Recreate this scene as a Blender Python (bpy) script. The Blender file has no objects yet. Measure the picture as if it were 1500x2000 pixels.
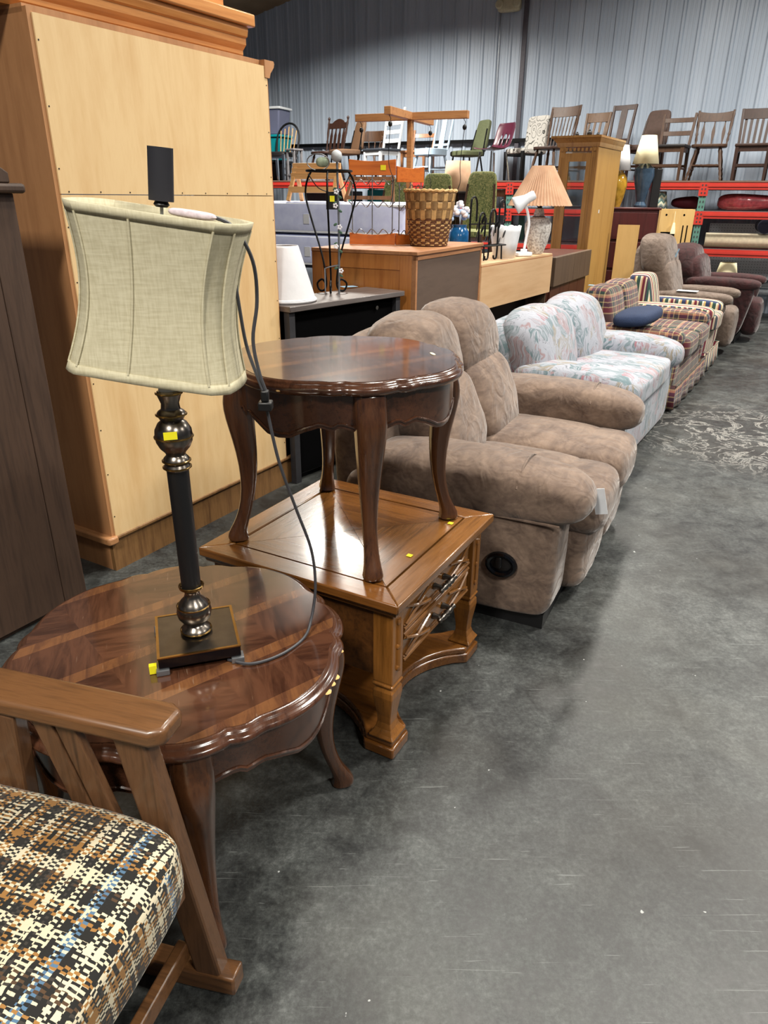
import bpy, bmesh, math, random
import numpy as np
from mathutils import Vector, Matrix, Euler

# ------------------------------------------------------------------ camera, world, lights, exposure
SC = bpy.context.scene
COL = SC.collection
R_ = math.radians
cam_d = bpy.data.cameras.new('camera')
cam_d.sensor_fit = 'HORIZONTAL'; cam_d.sensor_width = 36.0
cam_d.lens = 1390.0 / 1500.0 * 36.0
cam_d.clip_start = 0.05; cam_d.clip_end = 100
CAM = bpy.data.objects.new('camera', cam_d); COL.objects.link(CAM)
CAM.location = (0, 0, 1.5)
_r = Vector((0.99996228, 0.00351886, 0.00794076)); _u = Vector((-0.00868551, 0.40512576, 0.91421971)); _f = Vector((0.0, 0.9142542, -0.40514104))
CAM.matrix_world = Matrix(((_r.x, _u.x, -_f.x, 0), (_r.y, _u.y, -_f.y, 0), (_r.z, _u.z, -_f.z, 1.5), (0, 0, 0, 1)))
SC.camera = CAM

W = bpy.data.worlds.new('world'); SC.world = W; W.use_nodes = True
W.node_tree.nodes['Background'].inputs[0].default_value = (0.80, 0.86, 1.0, 1)
W.node_tree.nodes['Background'].inputs[1].default_value = 0.10
SC.view_settings.view_transform = 'Standard'; SC.view_settings.look = 'None'
SC.view_settings.gamma = 1.0; SC.view_settings.use_curve_mapping = False
SC.view_settings.exposure = 0.0
LIGHTS = [  # x, y, z, power: the hanging lamps of the hall; the last is added to brighten the mattresses
    (-.7, 10.2, 4.6, 470), (3.0, 3.0, 5.0, 220), (-1.3, -1.3, 4.7, 240), (2.6, -2.2, 5.0, 250), (6.2, 7.0, 5.1, 380), (6.8, 1.0, 5.2, 200), (2.9, 8.4, 5.1, 200), (.7, 3.9, 5.2, 130)]
for (x, y, z, p) in LIGHTS:
    ld = bpy.data.lights.new('hall_lamp_light', 'AREA'); ld.shape = 'RECTANGLE'; ld.size = 1.2; ld.size_y = 0.45
    ld.energy = p; ld.spread = R_(150); ld.color = (1.0, 0.95, 0.86)
    lo = bpy.data.objects.new('hall_lamp_light', ld); COL.objects.link(lo); lo.location = (x, y, z - 0.02); lo.rotation_euler = (0, 0, R_(63))

# ------------------------------------------------------------------ materials
MATS = {}
def srgb(h):
    if isinstance(h, str):
        h = h.lstrip('#'); c = [int(h[i:i+2], 16) / 255 for i in (0, 2, 4)]
    else: c = list(h)
    return [((v / 12.92) if v <= 0.04045 else ((v + 0.055) / 1.055) ** 2.4) for v in c] + [1.0]
class NT:
    def __init__(s, name):
        s.m = bpy.data.materials.new(name); s.m.use_nodes = True; s.t = s.m.node_tree; s.n = s.t.nodes
        s.b = s.n['Principled BSDF']; MATS[name] = s.m
    def new(s, typ, **kw):
        nd = s.n.new(typ)
        for k, v in kw.items():
            if k in nd.inputs: nd.inputs[k].default_value = v
            else: setattr(nd, k, v)
        return nd
    def l(s, a, b): s.t.links.new(a, b)
    def coord(s, kind='Object', scale=(1, 1, 1), rot=(0, 0, 0)):
        tc = s.new('ShaderNodeTexCoord'); mp = s.new('ShaderNodeMapping'); mp.inputs['Scale'].default_value = scale; mp.inputs['Rotation'].default_value = rot
        s.l(tc.outputs[kind], mp.inputs[0]); return mp.outputs[0]
    def noise(s, vec, scale, detail=4, rough=0.55, dist=0.0):
        nd = s.new('ShaderNodeTexNoise'); nd.inputs['Scale'].default_value = scale; nd.inputs['Detail'].default_value = detail
        nd.inputs['Roughness'].default_value = rough; nd.inputs['Distortion'].default_value = dist
        if vec is not None: s.l(vec, nd.inputs['Vector'])
        return nd.outputs['Fac']
    def ramp(s, fac, stops, interp='LINEAR'):
        nd = s.new('ShaderNodeValToRGB'); cr = nd.color_ramp; cr.interpolation = interp
        while len(cr.elements) > 1: cr.elements.remove(cr.elements[-1])
        for i, (p, c) in enumerate(stops):
            e = cr.elements[0] if i == 0 else cr.elements.new(p)
            e.position = p; e.color = srgb(c) if isinstance(c, str) else (c if len(c) == 4 else list(c) + [1])
        s.l(fac, nd.inputs[0]); return nd.outputs[0]
    def mix(s, f, a, b, mode='MIX'):
        nd = s.new('ShaderNodeMix', data_type='RGBA', blend_type=mode)
        for sock, v in ((nd.inputs[0], f), (nd.inputs[6], a), (nd.inputs[7], b)):
            if hasattr(v, 'is_output') or isinstance(v, bpy.types.NodeSocket): s.l(v, sock)
            elif isinstance(v, str): sock.default_value = srgb(v)
            else: sock.default_value = v
        return nd.outputs[2]
    def math(s, op, a, b=None, c=None):
        nd = s.new('ShaderNodeMath', operation=op)
        for i, v in enumerate((a, b, c)):
            if v is None: continue
            if isinstance(v, bpy.types.NodeSocket): s.l(v, nd.inputs[i])
            else: nd.inputs[i].default_value = v
        return nd.outputs[0]
    def bump(s, h, strength=0.2, dist=0.01):
        nd = s.new('ShaderNodeBump'); nd.inputs['Strength'].default_value = strength; nd.inputs['Distance'].default_value = dist
        s.l(h, nd.inputs['Height']); s.l(nd.outputs[0], s.b.inputs['Normal'])
    def setp(s, **kw):
        for k, v in kw.items():
            k = k.replace('_', ' ')
            if isinstance(v, bpy.types.NodeSocket): s.l(v, s.b.inputs[k])
            else: s.b.inputs[k].default_value = v
        return s.m

def plain(name, col, rough=0.5, metal=0.0, var=0.12, scale=30, bump=0.0, **kw):
    t = NT(name); v = t.coord(); n = t.noise(v, scale, 3)
    c = srgb(col); d = [x * (1 - var) for x in c[:3]] + [1]; e = [min(1, x * (1 + var)) for x in c[:3]] + [1]
    t.setp(Base_Color=t.ramp(n, [(0.3, d), (0.7, e)]), Roughness=rough, Metallic=metal, **kw)
    if bump: t.bump(n, bump, 0.004)
    return t.m
def wood(name, dark, light, axis='x', scale=1.0, rough=0.35, coat=0.0, streak=14, bands=None, bump=0.08):
    t = NT(name); lo = 0.9 * scale; hi = streak * scale
    sc = {'x': (lo, hi, hi), 'y': (hi, lo, hi), 'z': (hi, hi, lo)}[axis]
    v = t.coord('Object', sc); n1 = t.noise(v, 1.6, 6, 0.6, 0.6); n2 = t.noise(v, 7.0, 5, 0.7, 0.2)
    f = t.math('ADD', t.math('MULTIPLY', n1, 0.62), t.math('MULTIPLY', n2, 0.38))
    c = t.ramp(f, [(0.34, dark), (0.52, light), (0.70, dark)])
    n3 = t.noise(t.coord(), 2.2, 2); c = t.mix(t.math('MULTIPLY', n3, 0.35), c, dark)
    t.setp(Base_Color=c, Roughness=t.math('ADD', t.math('MULTIPLY', n2, 0.18), rough - 0.09), Coat_Weight=coat, Coat_Roughness=0.12)
    if bump: t.bump(n2, bump, 0.002)
    return t.m
def plaid(name, period, warp, weft, weave=900, rough=0.9, wobble=0.0, mixn=0.5):
    "woven cloth: one set of stripes along u, one along v, threads of both showing"
    t = NT(name); tc = t.new('ShaderNodeTexCoord'); sp = t.new('ShaderNodeSeparateXYZ')
    uv = tc.outputs['UV']
    if wobble:
        n = t.new('ShaderNodeTexNoise'); n.inputs['Scale'].default_value = 30; t.l(uv, n.inputs['Vector'])
        vm = t.new('ShaderNodeVectorMath', operation='MULTIPLY_ADD'); t.l(n.outputs['Color'], vm.inputs[0]); vm.inputs[1].default_value = (wobble,) * 3; t.l(uv, vm.inputs[2]); uv = vm.outputs[0]
    t.l(uv, sp.inputs[0])
    def stripes(o, stops):
        f = t.math('FRACT', t.math('DIVIDE', o, period)); return t.ramp(f, stops, 'CONSTANT')
    a = stripes(sp.outputs[0], warp); b = stripes(sp.outputs[1], weft)
    ck = t.new('ShaderNodeTexChecker'); ck.inputs['Scale'].default_value = weave; t.l(uv, ck.inputs['Vector'])
    nz = t.noise(tc.outputs['UV'], weave * 0.35, 1)
    f = t.math('ADD', t.math('MULTIPLY', ck.outputs['Fac'], mixn), t.math('MULTIPLY', nz, 1 - mixn))
    g = t.math('GREATER_THAN', f, 0.5) if mixn < 0.99 else f
    c = t.mix(g, a, b)
    t.setp(Base_Color=c, Roughness=rough, Sheen_Weight=0.15); t.bump(f, 0.25, 0.002)
    return t.m
def stripe(name, period, stops, axis=0, rough=0.9):
    t = NT(name); tc = t.new('ShaderNodeTexCoord'); sp = t.new('ShaderNodeSeparateXYZ'); t.l(tc.outputs['UV'], sp.inputs[0])
    f = t.math('FRACT', t.math('DIVIDE', sp.outputs[axis], period)); c = t.ramp(f, stops, 'CONSTANT')
    n = t.noise(tc.outputs['UV'], 400, 2); t.setp(Base_Color=c, Roughness=rough, Sheen_Weight=0.1); t.bump(n, 0.15, 0.002); return t.m
def suede(name, dark, light, sheen=0.35):
    t = NT(name); v = t.coord(); n = t.noise(v, 4.5, 6, 0.6, 1.6); n2 = t.noise(t.coord('Object', (2, 5, 8)), 5, 5, 0.65, 1.2)
    f = t.math('ADD', t.math('MULTIPLY', n, 0.6), t.math('MULTIPLY', n2, 0.4))
    t.setp(Base_Color=t.ramp(f, [(0.38, dark), (0.62, light)]), Roughness=0.85, Sheen_Weight=sheen, Sheen_Roughness=0.4)
    t.bump(t.noise(v, 10, 2, 0.45, 1.2), 0.6, 0.02); return t.m

# fabrics and finishes
wood('cherry', '#2b170f', '#503121', 'x', 1.0, 0.22, 0.7)
def parquet(name, dark, light, band):
    t = NT(name); o = t.coord(); sp = t.new('ShaderNodeSeparateXYZ'); t.l(o, sp.inputs[0])
    d1 = t.math('ADD', t.math('MULTIPLY', sp.outputs[0], .92), t.math('MULTIPLY', sp.outputs[1], .39)); d2 = t.math('SUBTRACT', t.math('MULTIPLY', sp.outputs[0], .39), t.math('MULTIPLY', sp.outputs[1], .92))
    g1 = t.noise(t.coord('Object', (40, 6, 1), (0, 0, .4)), 1.0, 6, .65, .6); g2 = t.noise(t.coord('Object', (6, 40, 1), (0, 0, -.4)), 1.0, 6, .65, .6)
    b1 = t.math('LESS_THAN', t.math('PINGPONG', d1, .085), .017); ck = t.math('GREATER_THAN', t.math('MULTIPLY', t.math('SUBTRACT', t.math('FRACT', t.math('DIVIDE', d1, .34)), .5), t.math('SUBTRACT', t.math('FRACT', t.math('DIVIDE', d2, .34)), .5)), 0.0)
    g = t.new('ShaderNodeMix', data_type='FLOAT'); t.l(ck, g.inputs[0]); t.l(g1, g.inputs[2]); t.l(g2, g.inputs[3])
    c = t.ramp(g.outputs[0], [(.36, dark), (.6, light)]); c = t.mix(t.math('MULTIPLY', b1, .75), c, t.ramp(g2, [(.35, light), (.6, band)]))
    sc = t.noise(t.coord('Object', (8, 120, 1), (0, 0, .8)), 1.0, 2, .6, .5); c = t.mix(t.ramp(sc, [(.70, (0, 0, 0)), (.73, (.35, .35, .35))]), c, '#8a7462')
    t.setp(Base_Color=c, Roughness=.2, Coat_Weight=.9, Coat_Roughness=.08)
parquet('cherry_top', '#301a11', '#4e3021', '#714a2c')
wood('cherry_leg', '#2b170d', '#54331d', 'z', 1.0, 0.22, 0.7)
wood('pecan', '#432510', '#7b4d20', 'x', 0.8, 0.26, 0.5)
wood('pecan_y', '#4a2c12', '#835628', 'y', 0.8, 0.26, 0.5)
wood('pecan_z', '#55330f', '#8d5b27', 'z', 0.8, 0.30, 0.4)
wood('pecan_dark', '#2a1709', '#5a3616', 'y', 0.8, 0.35, 0.3)
wood('ply', '#cfa873', '#e3c594', 'z', 0.35, 0.6, 0.0, 6)
wood('ply_side', '#9a6a43', '#bd8a5d', 'z', 0.35, 0.5, 0.1, 7)
wood('ply_raw_shaded', '#523419', '#8a653b', 'z', 0.8, 0.6, 0.0, 9)  # raw plinth wood, darkened to carry the lampshade's shadow in its colour
wood('pine', '#b56e30', '#dc9a55', 'x', 0.6, 0.4, 0.3)
wood('pine_light', '#c98f52', '#e6b57a', 'x', 0.6, 0.5, 0.1)
wood('dark_old', '#2b1d15', '#4c382b', 'z', 0.6, 0.6, 0.0)
wood('rocker_wood', '#402917', '#6e4a2b', 'x', 1.2, 0.38, 0.25)
wood('rocker_post', '#3d2818', '#65462e', 'z', 1.2, 0.42, 0.2)
wood('maple', '#a2602a', '#c17f3f', 'z', 0.5, 0.4, 0.2)
wood('brown_board', '#4a3a30', '#5c4a3e', 'x', 0.5, 0.75, 0.0, 5)
wood('raw_edge', '#8b5a37', '#b07c52', 'x', 0.5, 0.6, 0.0, 8)
wood('oak_laminate', '#c09a72', '#cfad85', 'x', 0.5, 0.55, 0.0, 10)
wood('grey_top', '#3d3736', '#6d6562', 'x', 0.7, 0.35, 0.2)
wood('dark_plank', '#3a2a22', '#64513f', 'z', 0.7, 0.55, 0.0)
wood('redbrown', '#36190f', '#5a2f20', 'z', 0.7, 0.5, 0.1)
wood('hutch_oak', '#7a5124', '#a97b3e', 'z', 0.6, 0.45, 0.1)
wood('hutch_side', '#9a7136', '#b68d4c', 'z', 0.3, 0.55, 0.0, 8)
wood('tan_board', '#c19a5b', '#d2ae70', 'z', 0.3, 0.6, 0.0, 6)
wood('mahogany', '#30100f', '#521d1b', 'z', 0.5, 0.4, 0.2)
wood('ch_dark', '#1c0f0b', '#392015', 'z', 1.0, 0.5, 0.0)
wood('ch_walnut', '#2c1b11', '#4e3421', 'z', 1.0, 0.5, 0.0)
wood('ch_oak', '#412b19', '#69492a', 'z', 1.0, 0.5, 0.0)
wood('ch_light', '#70482c', '#986b49', 'z', 1.0, 0.45, 0.1)
wood('cedar', '#8f5a34', '#c18a56', 'x', 0.8, 0.6, 0.0)
wood('orange_wood', '#a8501c', '#cf7430', 'x', 0.6, 0.35, 0.3)
plain('groove', '#1c0f08', 0.6); plain('black', '#0d0d0f', 0.45); plain('black_metal', '#101012', 0.4, 0.6)
plain('black_gloss', '#07080c', 0.15); plain('cord_grey', '#3a3a3e', 0.5); plain('brass_dark', '#4d4030', 0.25, 0.9)
plain('gunmetal', '#7a736c', 0.26, 1.0, 0.1, 6); plain('brass', '#a98a55', 0.22, 1.0); plain('pewter', '#6d6862', 0.3, 1.0)
plain('white_paint', '#b9bdc0', 0.5, var=0.04); plain('white_gloss', '#e9edf2', 0.3, var=0.03); plain('ice_blue', '#9db3c6', 0.45, var=0.05)
plain('blue_grey_seat', '#20252e', 0.7); plain('yellow_tag', '#e6dc1a', 0.6, var=0.03); plain('paper', '#d8dbe0', 0.7, var=0.05); plain('blue_tag', '#8fb2c9', 0.7, var=0.05)
plain('pink_paper', '#cdbfc6', 0.7, var=0.15, scale=120); plain('chip_wood', '#c79f63', 0.7)
plain('red_steel', '#b03026', 0.45, var=0.08, scale=6); plain('teal_steel', '#4f7a70', 0.5, var=0.12, scale=10); plain('steel', '#8d9094', 0.35, 0.8)
plain('deck_brown', '#6b5348', 0.7); plain('teal_tub', '#0d8089', 0.35, var=0.05); plain('chrome', '#c6c9cc', 0.15, 1.0, 0.05)
plain('burgundy_shell', '#4a1a2c', 0.3, var=0.06); plain('brown_vinyl', '#5b4330', 0.5, var=0.1); plain('dark_vinyl', '#1d1a1b', 0.5)
plain('taupe_pad', '#4f3c34', 0.7); plain('green_pad', '#50563a', 0.8, var=0.18, scale=60); plain('grey_wood', '#6f6d70', 0.6, var=0.2, scale=20)
plain('rust', '#5e2f22', 0.8, var=0.25, scale=8, Sheen_Weight=0.3); plain('blue_pillow', '#22314f', 0.85, var=0.25, scale=160, bump=0.3)
plain('lavender_side', '#d3dbff', 0.7, var=0.08, scale=14, bump=0.3); plain('mattress_trim', '#eef3f8', 0.7, var=0.05); plain('box_spring', '#8f98a6', 0.8, var=0.1)
plain('cream_shade', '#e8dfb9', 0.8, var=0.03); plain('white_shade', '#cdcdd0', 0.7, var=0.03, scale=18, bump=0.4)
plain('amber_glaze', '#a8812c', 0.12, var=0.4, scale=14); plain('slate_glaze', '#3f5266', 0.12, var=0.25, scale=14)
plain('blue_glass', '#1b5588', 0.15, var=0.2); plain('pale_bud', '#93a38c', 0.6, var=0.3); plain('leaf_green', '#3f5f4a', 0.6, var=0.3); plain('petal', '#e6e4ea', 0.6, var=0.05); plain('petal_blue', '#9db7d6', 0.6, var=0.2)
plain('plastic_pink', '#d0606a', 0.25, var=0.3, scale=22, bump=0.6, Coat_Weight=0.6); plain('dark_red_cloth', '#5b1226', 0.7, var=0.2); plain('carpet_cream', '#d9cfb4', 0.9, var=0.1); plain('navy', '#1a1d33', 0.8)
plain('wicker_brown', '#7d6248', 0.7, var=0.3, scale=50, bump=0.3); plain('basket_light', '#c39a62', 0.6, var=0.2, scale=40); plain('basket_tan', '#8a6a42', 0.6, var=0.25, scale=40); plain('basket_dark', '#5a3420', 0.6, var=0.3, scale=60)
plain('ceiling_brown', '#8f7b61', 0.9, var=0.15, scale=3); plain('fixture', '#8a8c90', 0.5); plain('pipe', '#4a4750', 0.5); plain('ivory_box', '#b9b59a', 0.5)
plain('grey_dark', '#2f2f33', 0.6); plain('curtain_gray', '#9fa6ad', 0.8); plain('black_void', '#050506', 0.9, Specular_IOR_Level=0.05)  # black_void: glossless black that stands in for deep shade
suede('brown_suede', '#55443a', '#7c6859'); suede('taupe_suede', '#54463c', '#73645a', 0.15); suede('maroon_velvet', '#1e0a0c', '#3d1618', 0.2)
t = NT('finial_black'); t.setp(Base_Color=srgb('#2b2b30'), Roughness=0.4)
t = NT('linen'); v = t.coord('Object', (1, 1, 1)); n = t.noise(t.coord('Object', (240, 240, 25)), 1.0, 2); n2 = t.noise(t.coord('Object', (25, 25, 240)), 1.0, 2)
f = t.math('MULTIPLY', t.math('ADD', n, n2), 0.5); t.setp(Base_Color=t.ramp(f, [(0.35, '#b1a98c'), (0.62, '#c4bda1')]), Roughness=0.85, Subsurface_Weight=0.0); t.bump(f, 0.2, 0.002)
t = NT('glass'); t.setp(Base_Color=(0.85, 0.9, 0.92, 1), Roughness=0.05, Transmission_Weight=1.0, IOR=1.15)
t = NT('clear_plastic'); t.setp(Base_Color=(0.25, 0.27, 0.40, 1), Roughness=0.25, Transmission_Weight=0.6, IOR=1.2)
t = NT('lamp_glow'); t.setp(Base_Color=(1, 1, 1, 1), Emission_Color=(1.0, 0.95, 0.86, 1), Emission_Strength=8.0)
# pleated paper shade, white textured ceramic
t = NT('pleat_peach'); n = t.noise(t.coord(), 8, 2); t.setp(Base_Color=t.ramp(n, [(0.3, '#c39a7c'), (0.7, '#d8b293')]), Roughness=0.8)
t = NT('speckle_white'); n = t.noise(t.coord(), 60, 3, 0.7); t.setp(Base_Color=t.ramp(n, [(0.4, '#a39c97'), (0.55, '#dedbd6')]), Roughness=0.5); t.bump(n, 0.6, 0.01)
# sofa florals: brush strokes on white
t = NT('floral'); uv = t.coord('UV'); n = t.new('ShaderNodeTexNoise'); n.inputs['Scale'].default_value = 5; t.l(uv, n.inputs['Vector'])
vm = t.new('ShaderNodeVectorMath', operation='MULTIPLY_ADD'); t.l(n.outputs['Color'], vm.inputs[0]); vm.inputs[1].default_value = (.25, .25, .25); t.l(uv, vm.inputs[2])
vo = t.new('ShaderNodeTexVoronoi', feature='F1'); vo.inputs['Scale'].default_value = 11; t.l(vm.outputs[0], vo.inputs['Vector'])
st = t.new('ShaderNodeMapping'); st.inputs['Scale'].default_value = (60, 9, 1); t.l(vm.outputs[0], st.inputs[0]); sn = t.noise(st.outputs[0], 1.0, 4, 0.7, 0.8)
hue = t.ramp(vo.outputs['Color'], [(0.0, '#5f7379'), (0.25, '#8f7b7f'), (0.42, '#989ba5'), (0.6, '#6e7d83'), (0.75, '#857d6f'), (0.88, '#8f666f')], 'CONSTANT')
c = t.mix(t.ramp(sn, [(0.44, (0, 0, 0)), (0.56, (1, 1, 1))]), '#9a9ea8', hue)
c = t.mix(t.ramp(t.noise(st.outputs[0], 2.3, 3, .7, 1.0), [(0.57, (0, 0, 0)), (0.62, (.7, .7, .7))]), c, '#585d62')
t.setp(Base_Color=c, Roughness=0.9, Sheen_Weight=0.1)
# rocker tweed, plaid sofa, striped armchair
K, Wt, Gd, Gr, Bl, Rd, Gn, Br = '#12110e', '#bfb59b', '#8a6230', '#2f2b26', '#47647e', '#6e3a2c', '#4a5a32', '#46321f'
def tweed():
    t = NT('tweed'); tc = t.new('ShaderNodeTexCoord'); uv = tc.outputs['UV']
    n = t.new('ShaderNodeTexNoise'); n.inputs['Scale'].default_value = 60; t.l(uv, n.inputs['Vector'])
    vm = t.new('ShaderNodeVectorMath', operation='MULTIPLY_ADD'); t.l(n.outputs['Color'], vm.inputs[0]); vm.inputs[1].default_value = (.006,) * 3; t.l(uv, vm.inputs[2])
    sp = t.new('ShaderNodeSeparateXYZ'); t.l(vm.outputs[0], sp.inputs[0])
    def st(o, per, stops): return t.ramp(t.math('FRACT', t.math('DIVIDE', o, per)), stops, 'CONSTANT')
    a = st(sp.outputs[0], .50, [(0, Wt), (.03, K), (.06, Gd), (.10, K), (.13, Gr), (.17, Gd), (.20, Wt), (.23, K), (.27, Wt), (.31, K), (.34, Bl), (.38, K), (.42, Wt), (.47, K), (.50, Gn), (.53, K), (.56, Wt), (.60, Rd), (.64, Gd), (.68, K), (.72, Br), (.76, Gd), (.80, K), (.84, Wt), (.88, Gr), (.92, Gd), (.96, K)])
    b_ = st(sp.outputs[1], .43, [(0, K), (.04, Wt), (.08, K), (.12, Gd), (.15, Wt), (.19, K), (.24, Br), (.28, Wt), (.33, K), (.37, Gd), (.42, Wt), (.46, K), (.52, Gr), (.56, Gd), (.6, K), (.64, Wt), (.7, K), (.74, Gd), (.78, Wt), (.82, K), (.87, Br), (.92, Wt), (.96, Gd)])
    TH = 230.0
    def thread(o, base, seed):
        i = t.math('FLOOR', t.math('MULTIPLY', o, TH)); w = t.new('ShaderNodeTexWhiteNoise', noise_dimensions='1D'); t.l(t.math('ADD', i, seed), w.inputs['W'])
        w2 = t.new('ShaderNodeTexWhiteNoise', noise_dimensions='1D'); t.l(t.math('ADD', i, seed + 777.0), w2.inputs['W'])
        rc = t.ramp(w2.outputs[0], [(0, K), (.34, Wt), (.56, Gd), (.72, Gr), (.84, Br), (.93, Wt)], 'CONSTANT'); return t.mix(t.math('GREATER_THAN', w.outputs[0], .62), base, rc), i
    a, iu = thread(sp.outputs[0], a, 3.0); b_, iv = thread(sp.outputs[1], b_, 91.0)
    w3 = t.new('ShaderNodeTexWhiteNoise', noise_dimensions='2D'); cb = t.new('ShaderNodeCombineXYZ'); t.l(iu, cb.inputs[0]); t.l(iv, cb.inputs[1]); t.l(cb.outputs[0], w3.inputs['Vector'])
    par = t.math('MODULO', t.math('ADD', t.math('ADD', t.math('FLOOR', t.math('DIVIDE', iu, 2.0)), iv), 4000.0), 2.0)
    f = t.math('ADD', t.math('MULTIPLY', par, .6), t.math('MULTIPLY', w3.outputs[0], .4)); g = t.math('GREATER_THAN', f, .42)
    t.setp(Base_Color=t.mix(g, a, b_), Roughness=.95, Sheen_Weight=.1); t.bump(f, .35, .003)
tweed()
MR, NV, GN, CR, PU = '#551824', '#1a2034', '#1b2e28', '#a4916b', '#3b223c'
plaid('sofa_plaid', 0.21, [(0, MR), (.16, CR), (.20, GN), (.36, CR), (.40, PU), (.52, '#a7765c'), (.60, CR), (.64, NV), (.80, CR), (.84, MR)],
      [(0, GN), (.14, CR), (.19, MR), (.36, CR), (.40, NV), (.54, CR), (.58, PU), (.72, '#a7765c'), (.80, CR), (.84, GN)], 380, 0.9, 0.0, 0.45)
ST = [(0, '#c9bda0'), (.06, '#6a2233'), (.17, '#c9a27f'), (.22, '#d5ccb6'), (.28, '#2c4a44'), (.42, '#d3c08d'), (.50, '#7c4540'), (.54, '#263659'), (.70, '#c7a96e'), (.78, '#ddd5c4'), (.84, '#2f4f4a'), (.94, '#4b3048')]
stripe('stripe_u', 0.22, ST, 0); stripe('stripe_v', 0.20, ST, 1)
stripe('chevron_base', 0.1, [(0, '#d8e0c8'), (.5, '#567a74')], 1)
t = NT('chevron'); tc = t.new('ShaderNodeTexCoord'); sp = t.new('ShaderNodeSeparateXYZ'); t.l(tc.outputs['Object'], sp.inputs[0])
zz = t.math('PINGPONG', sp.outputs[0], 0.035); f = t.math('FRACT', t.math('DIVIDE', t.math('ADD', sp.outputs[2], zz), 0.075))
t.setp(Base_Color=t.ramp(f, [(0, '#d6dfc6'), (.4, '#5a7d78'), (.72, '#8fa6a6')], 'CONSTANT'), Roughness=0.8)
t = NT('scroll_fabric'); uv = t.coord('UV'); vo = t.new('ShaderNodeTexVoronoi'); vo.inputs['Scale'].default_value = 9; t.l(uv, vo.inputs['Vector'])
rg = t.math('FRACT', t.math('MULTIPLY', vo.outputs['Distance'], 3.2)); t.setp(Base_Color=t.ramp(rg, [(0, '#b5b2ac'), (.44, '#15130f'), (.58, '#b5b2ac')], 'CONSTANT'), Roughness=0.85)
t = NT('green_leafy'); n = t.noise(t.coord('Object', (1, 1, .6)), 42, 3, 0.6, 2.5); t.setp(Base_Color=t.ramp(n, [(0.40, '#434d26'), (0.52, '#737844'), (0.62, '#8d8656')]), Roughness=0.8)
t = NT('pegboard'); vo = t.new('ShaderNodeTexVoronoi'); vo.inputs['Scale'].default_value = 28; vo.inputs['Randomness'].default_value = 0.0; t.l(t.coord(), vo.inputs['Vector'])
t.setp(Base_Color=t.ramp(vo.outputs['Distance'], [(0, '#4b5058'), (0.16, '#c3c8d0')], 'CONSTANT'), Roughness=0.6)
# painted steel wall sheet
t = NT('wall_steel'); n = t.noise(t.coord('Object', (1, 1, .25)), 3, 4); t.setp(Base_Color=t.ramp(n, [(0.3, '#97a4b4'), (0.7, '#aebac9')]), Roughness=0.42, Metallic=0.0)
# worn sealed concrete
t = NT('concrete'); v = t.coord()
n1 = t.noise(v, 1.3, 8, 0.62, 0.4); n2 = t.noise(v, 9, 10, 0.78, 0.4); n3 = t.noise(v, 70, 6, 0.8)
f = t.math('ADD', t.math('ADD', t.math('MULTIPLY', n1, 0.34), t.math('MULTIPLY', n2, 0.36)), t.math('MULTIPLY', n3, 0.30))
c = t.ramp(f, [(0.41, '#151617'), (0.475, '#2a2c2c'), (0.53, '#3d403f'), (0.62, '#5d605f')])
c = t.mix(t.ramp(t.noise(v, 1.7, 3), [(0.45, (0, 0, 0)), (0.7, (.30, .30, .30))]), c, '#3d3a32')
sc1 = t.noise(t.coord('Object', (5, 130, 1), (0, 0, .6)), 1.0, 3, 0.6, 0.5); sc2 = t.noise(t.coord('Object', (4, 150, 1), (0, 0, -.9)), 1.0, 3, 0.6, 0.6)
c = t.mix(t.ramp(sc1, [(0.68, (0, 0, 0)), (0.72, (.4, .4, .4))]), c, '#7a7e7d'); c = t.mix(t.ramp(sc2, [(0.68, (0, 0, 0)), (0.72, (.35, .35, .35))]), c, '#848886')
sk = t.noise(v, 2.6, 7, 0.8, 0.5); c = t.mix(t.ramp(sk, [(0.66, (0, 0, 0)), (0.70, (.5, .5, .5))]), c, '#1e1f1e')
fl = t.noise(v, 34, 2, 0.5); c = t.mix(t.ramp(fl, [(0.765, (0, 0, 0)), (0.775, (.8, .8, .8))]), c, '#a9acab')
# old white paint smears by the floral sofa
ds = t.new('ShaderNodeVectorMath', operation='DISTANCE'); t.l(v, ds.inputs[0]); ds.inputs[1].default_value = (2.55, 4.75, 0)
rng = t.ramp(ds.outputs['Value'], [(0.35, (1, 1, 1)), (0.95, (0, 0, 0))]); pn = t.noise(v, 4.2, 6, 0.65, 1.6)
c = t.mix(t.math('MULTIPLY', t.math('MULTIPLY', rng, t.ramp(pn, [(0.50, (0, 0, 0)), (0.505, (1, 1, 1)), (0.54, (1, 1, 1)), (0.545, (0, 0, 0))])), 0.7), c, '#b3b1ab')
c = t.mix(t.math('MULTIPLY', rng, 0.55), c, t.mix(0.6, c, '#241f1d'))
t.setp(Base_Color=c, Roughness=t.ramp(n2, [(0.3, (.34, .34, .34)), (0.7, (.55, .55, .55))]), Specular_IOR_Level=0.5); t.bump(n3, 0.08, 0.003)

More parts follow.
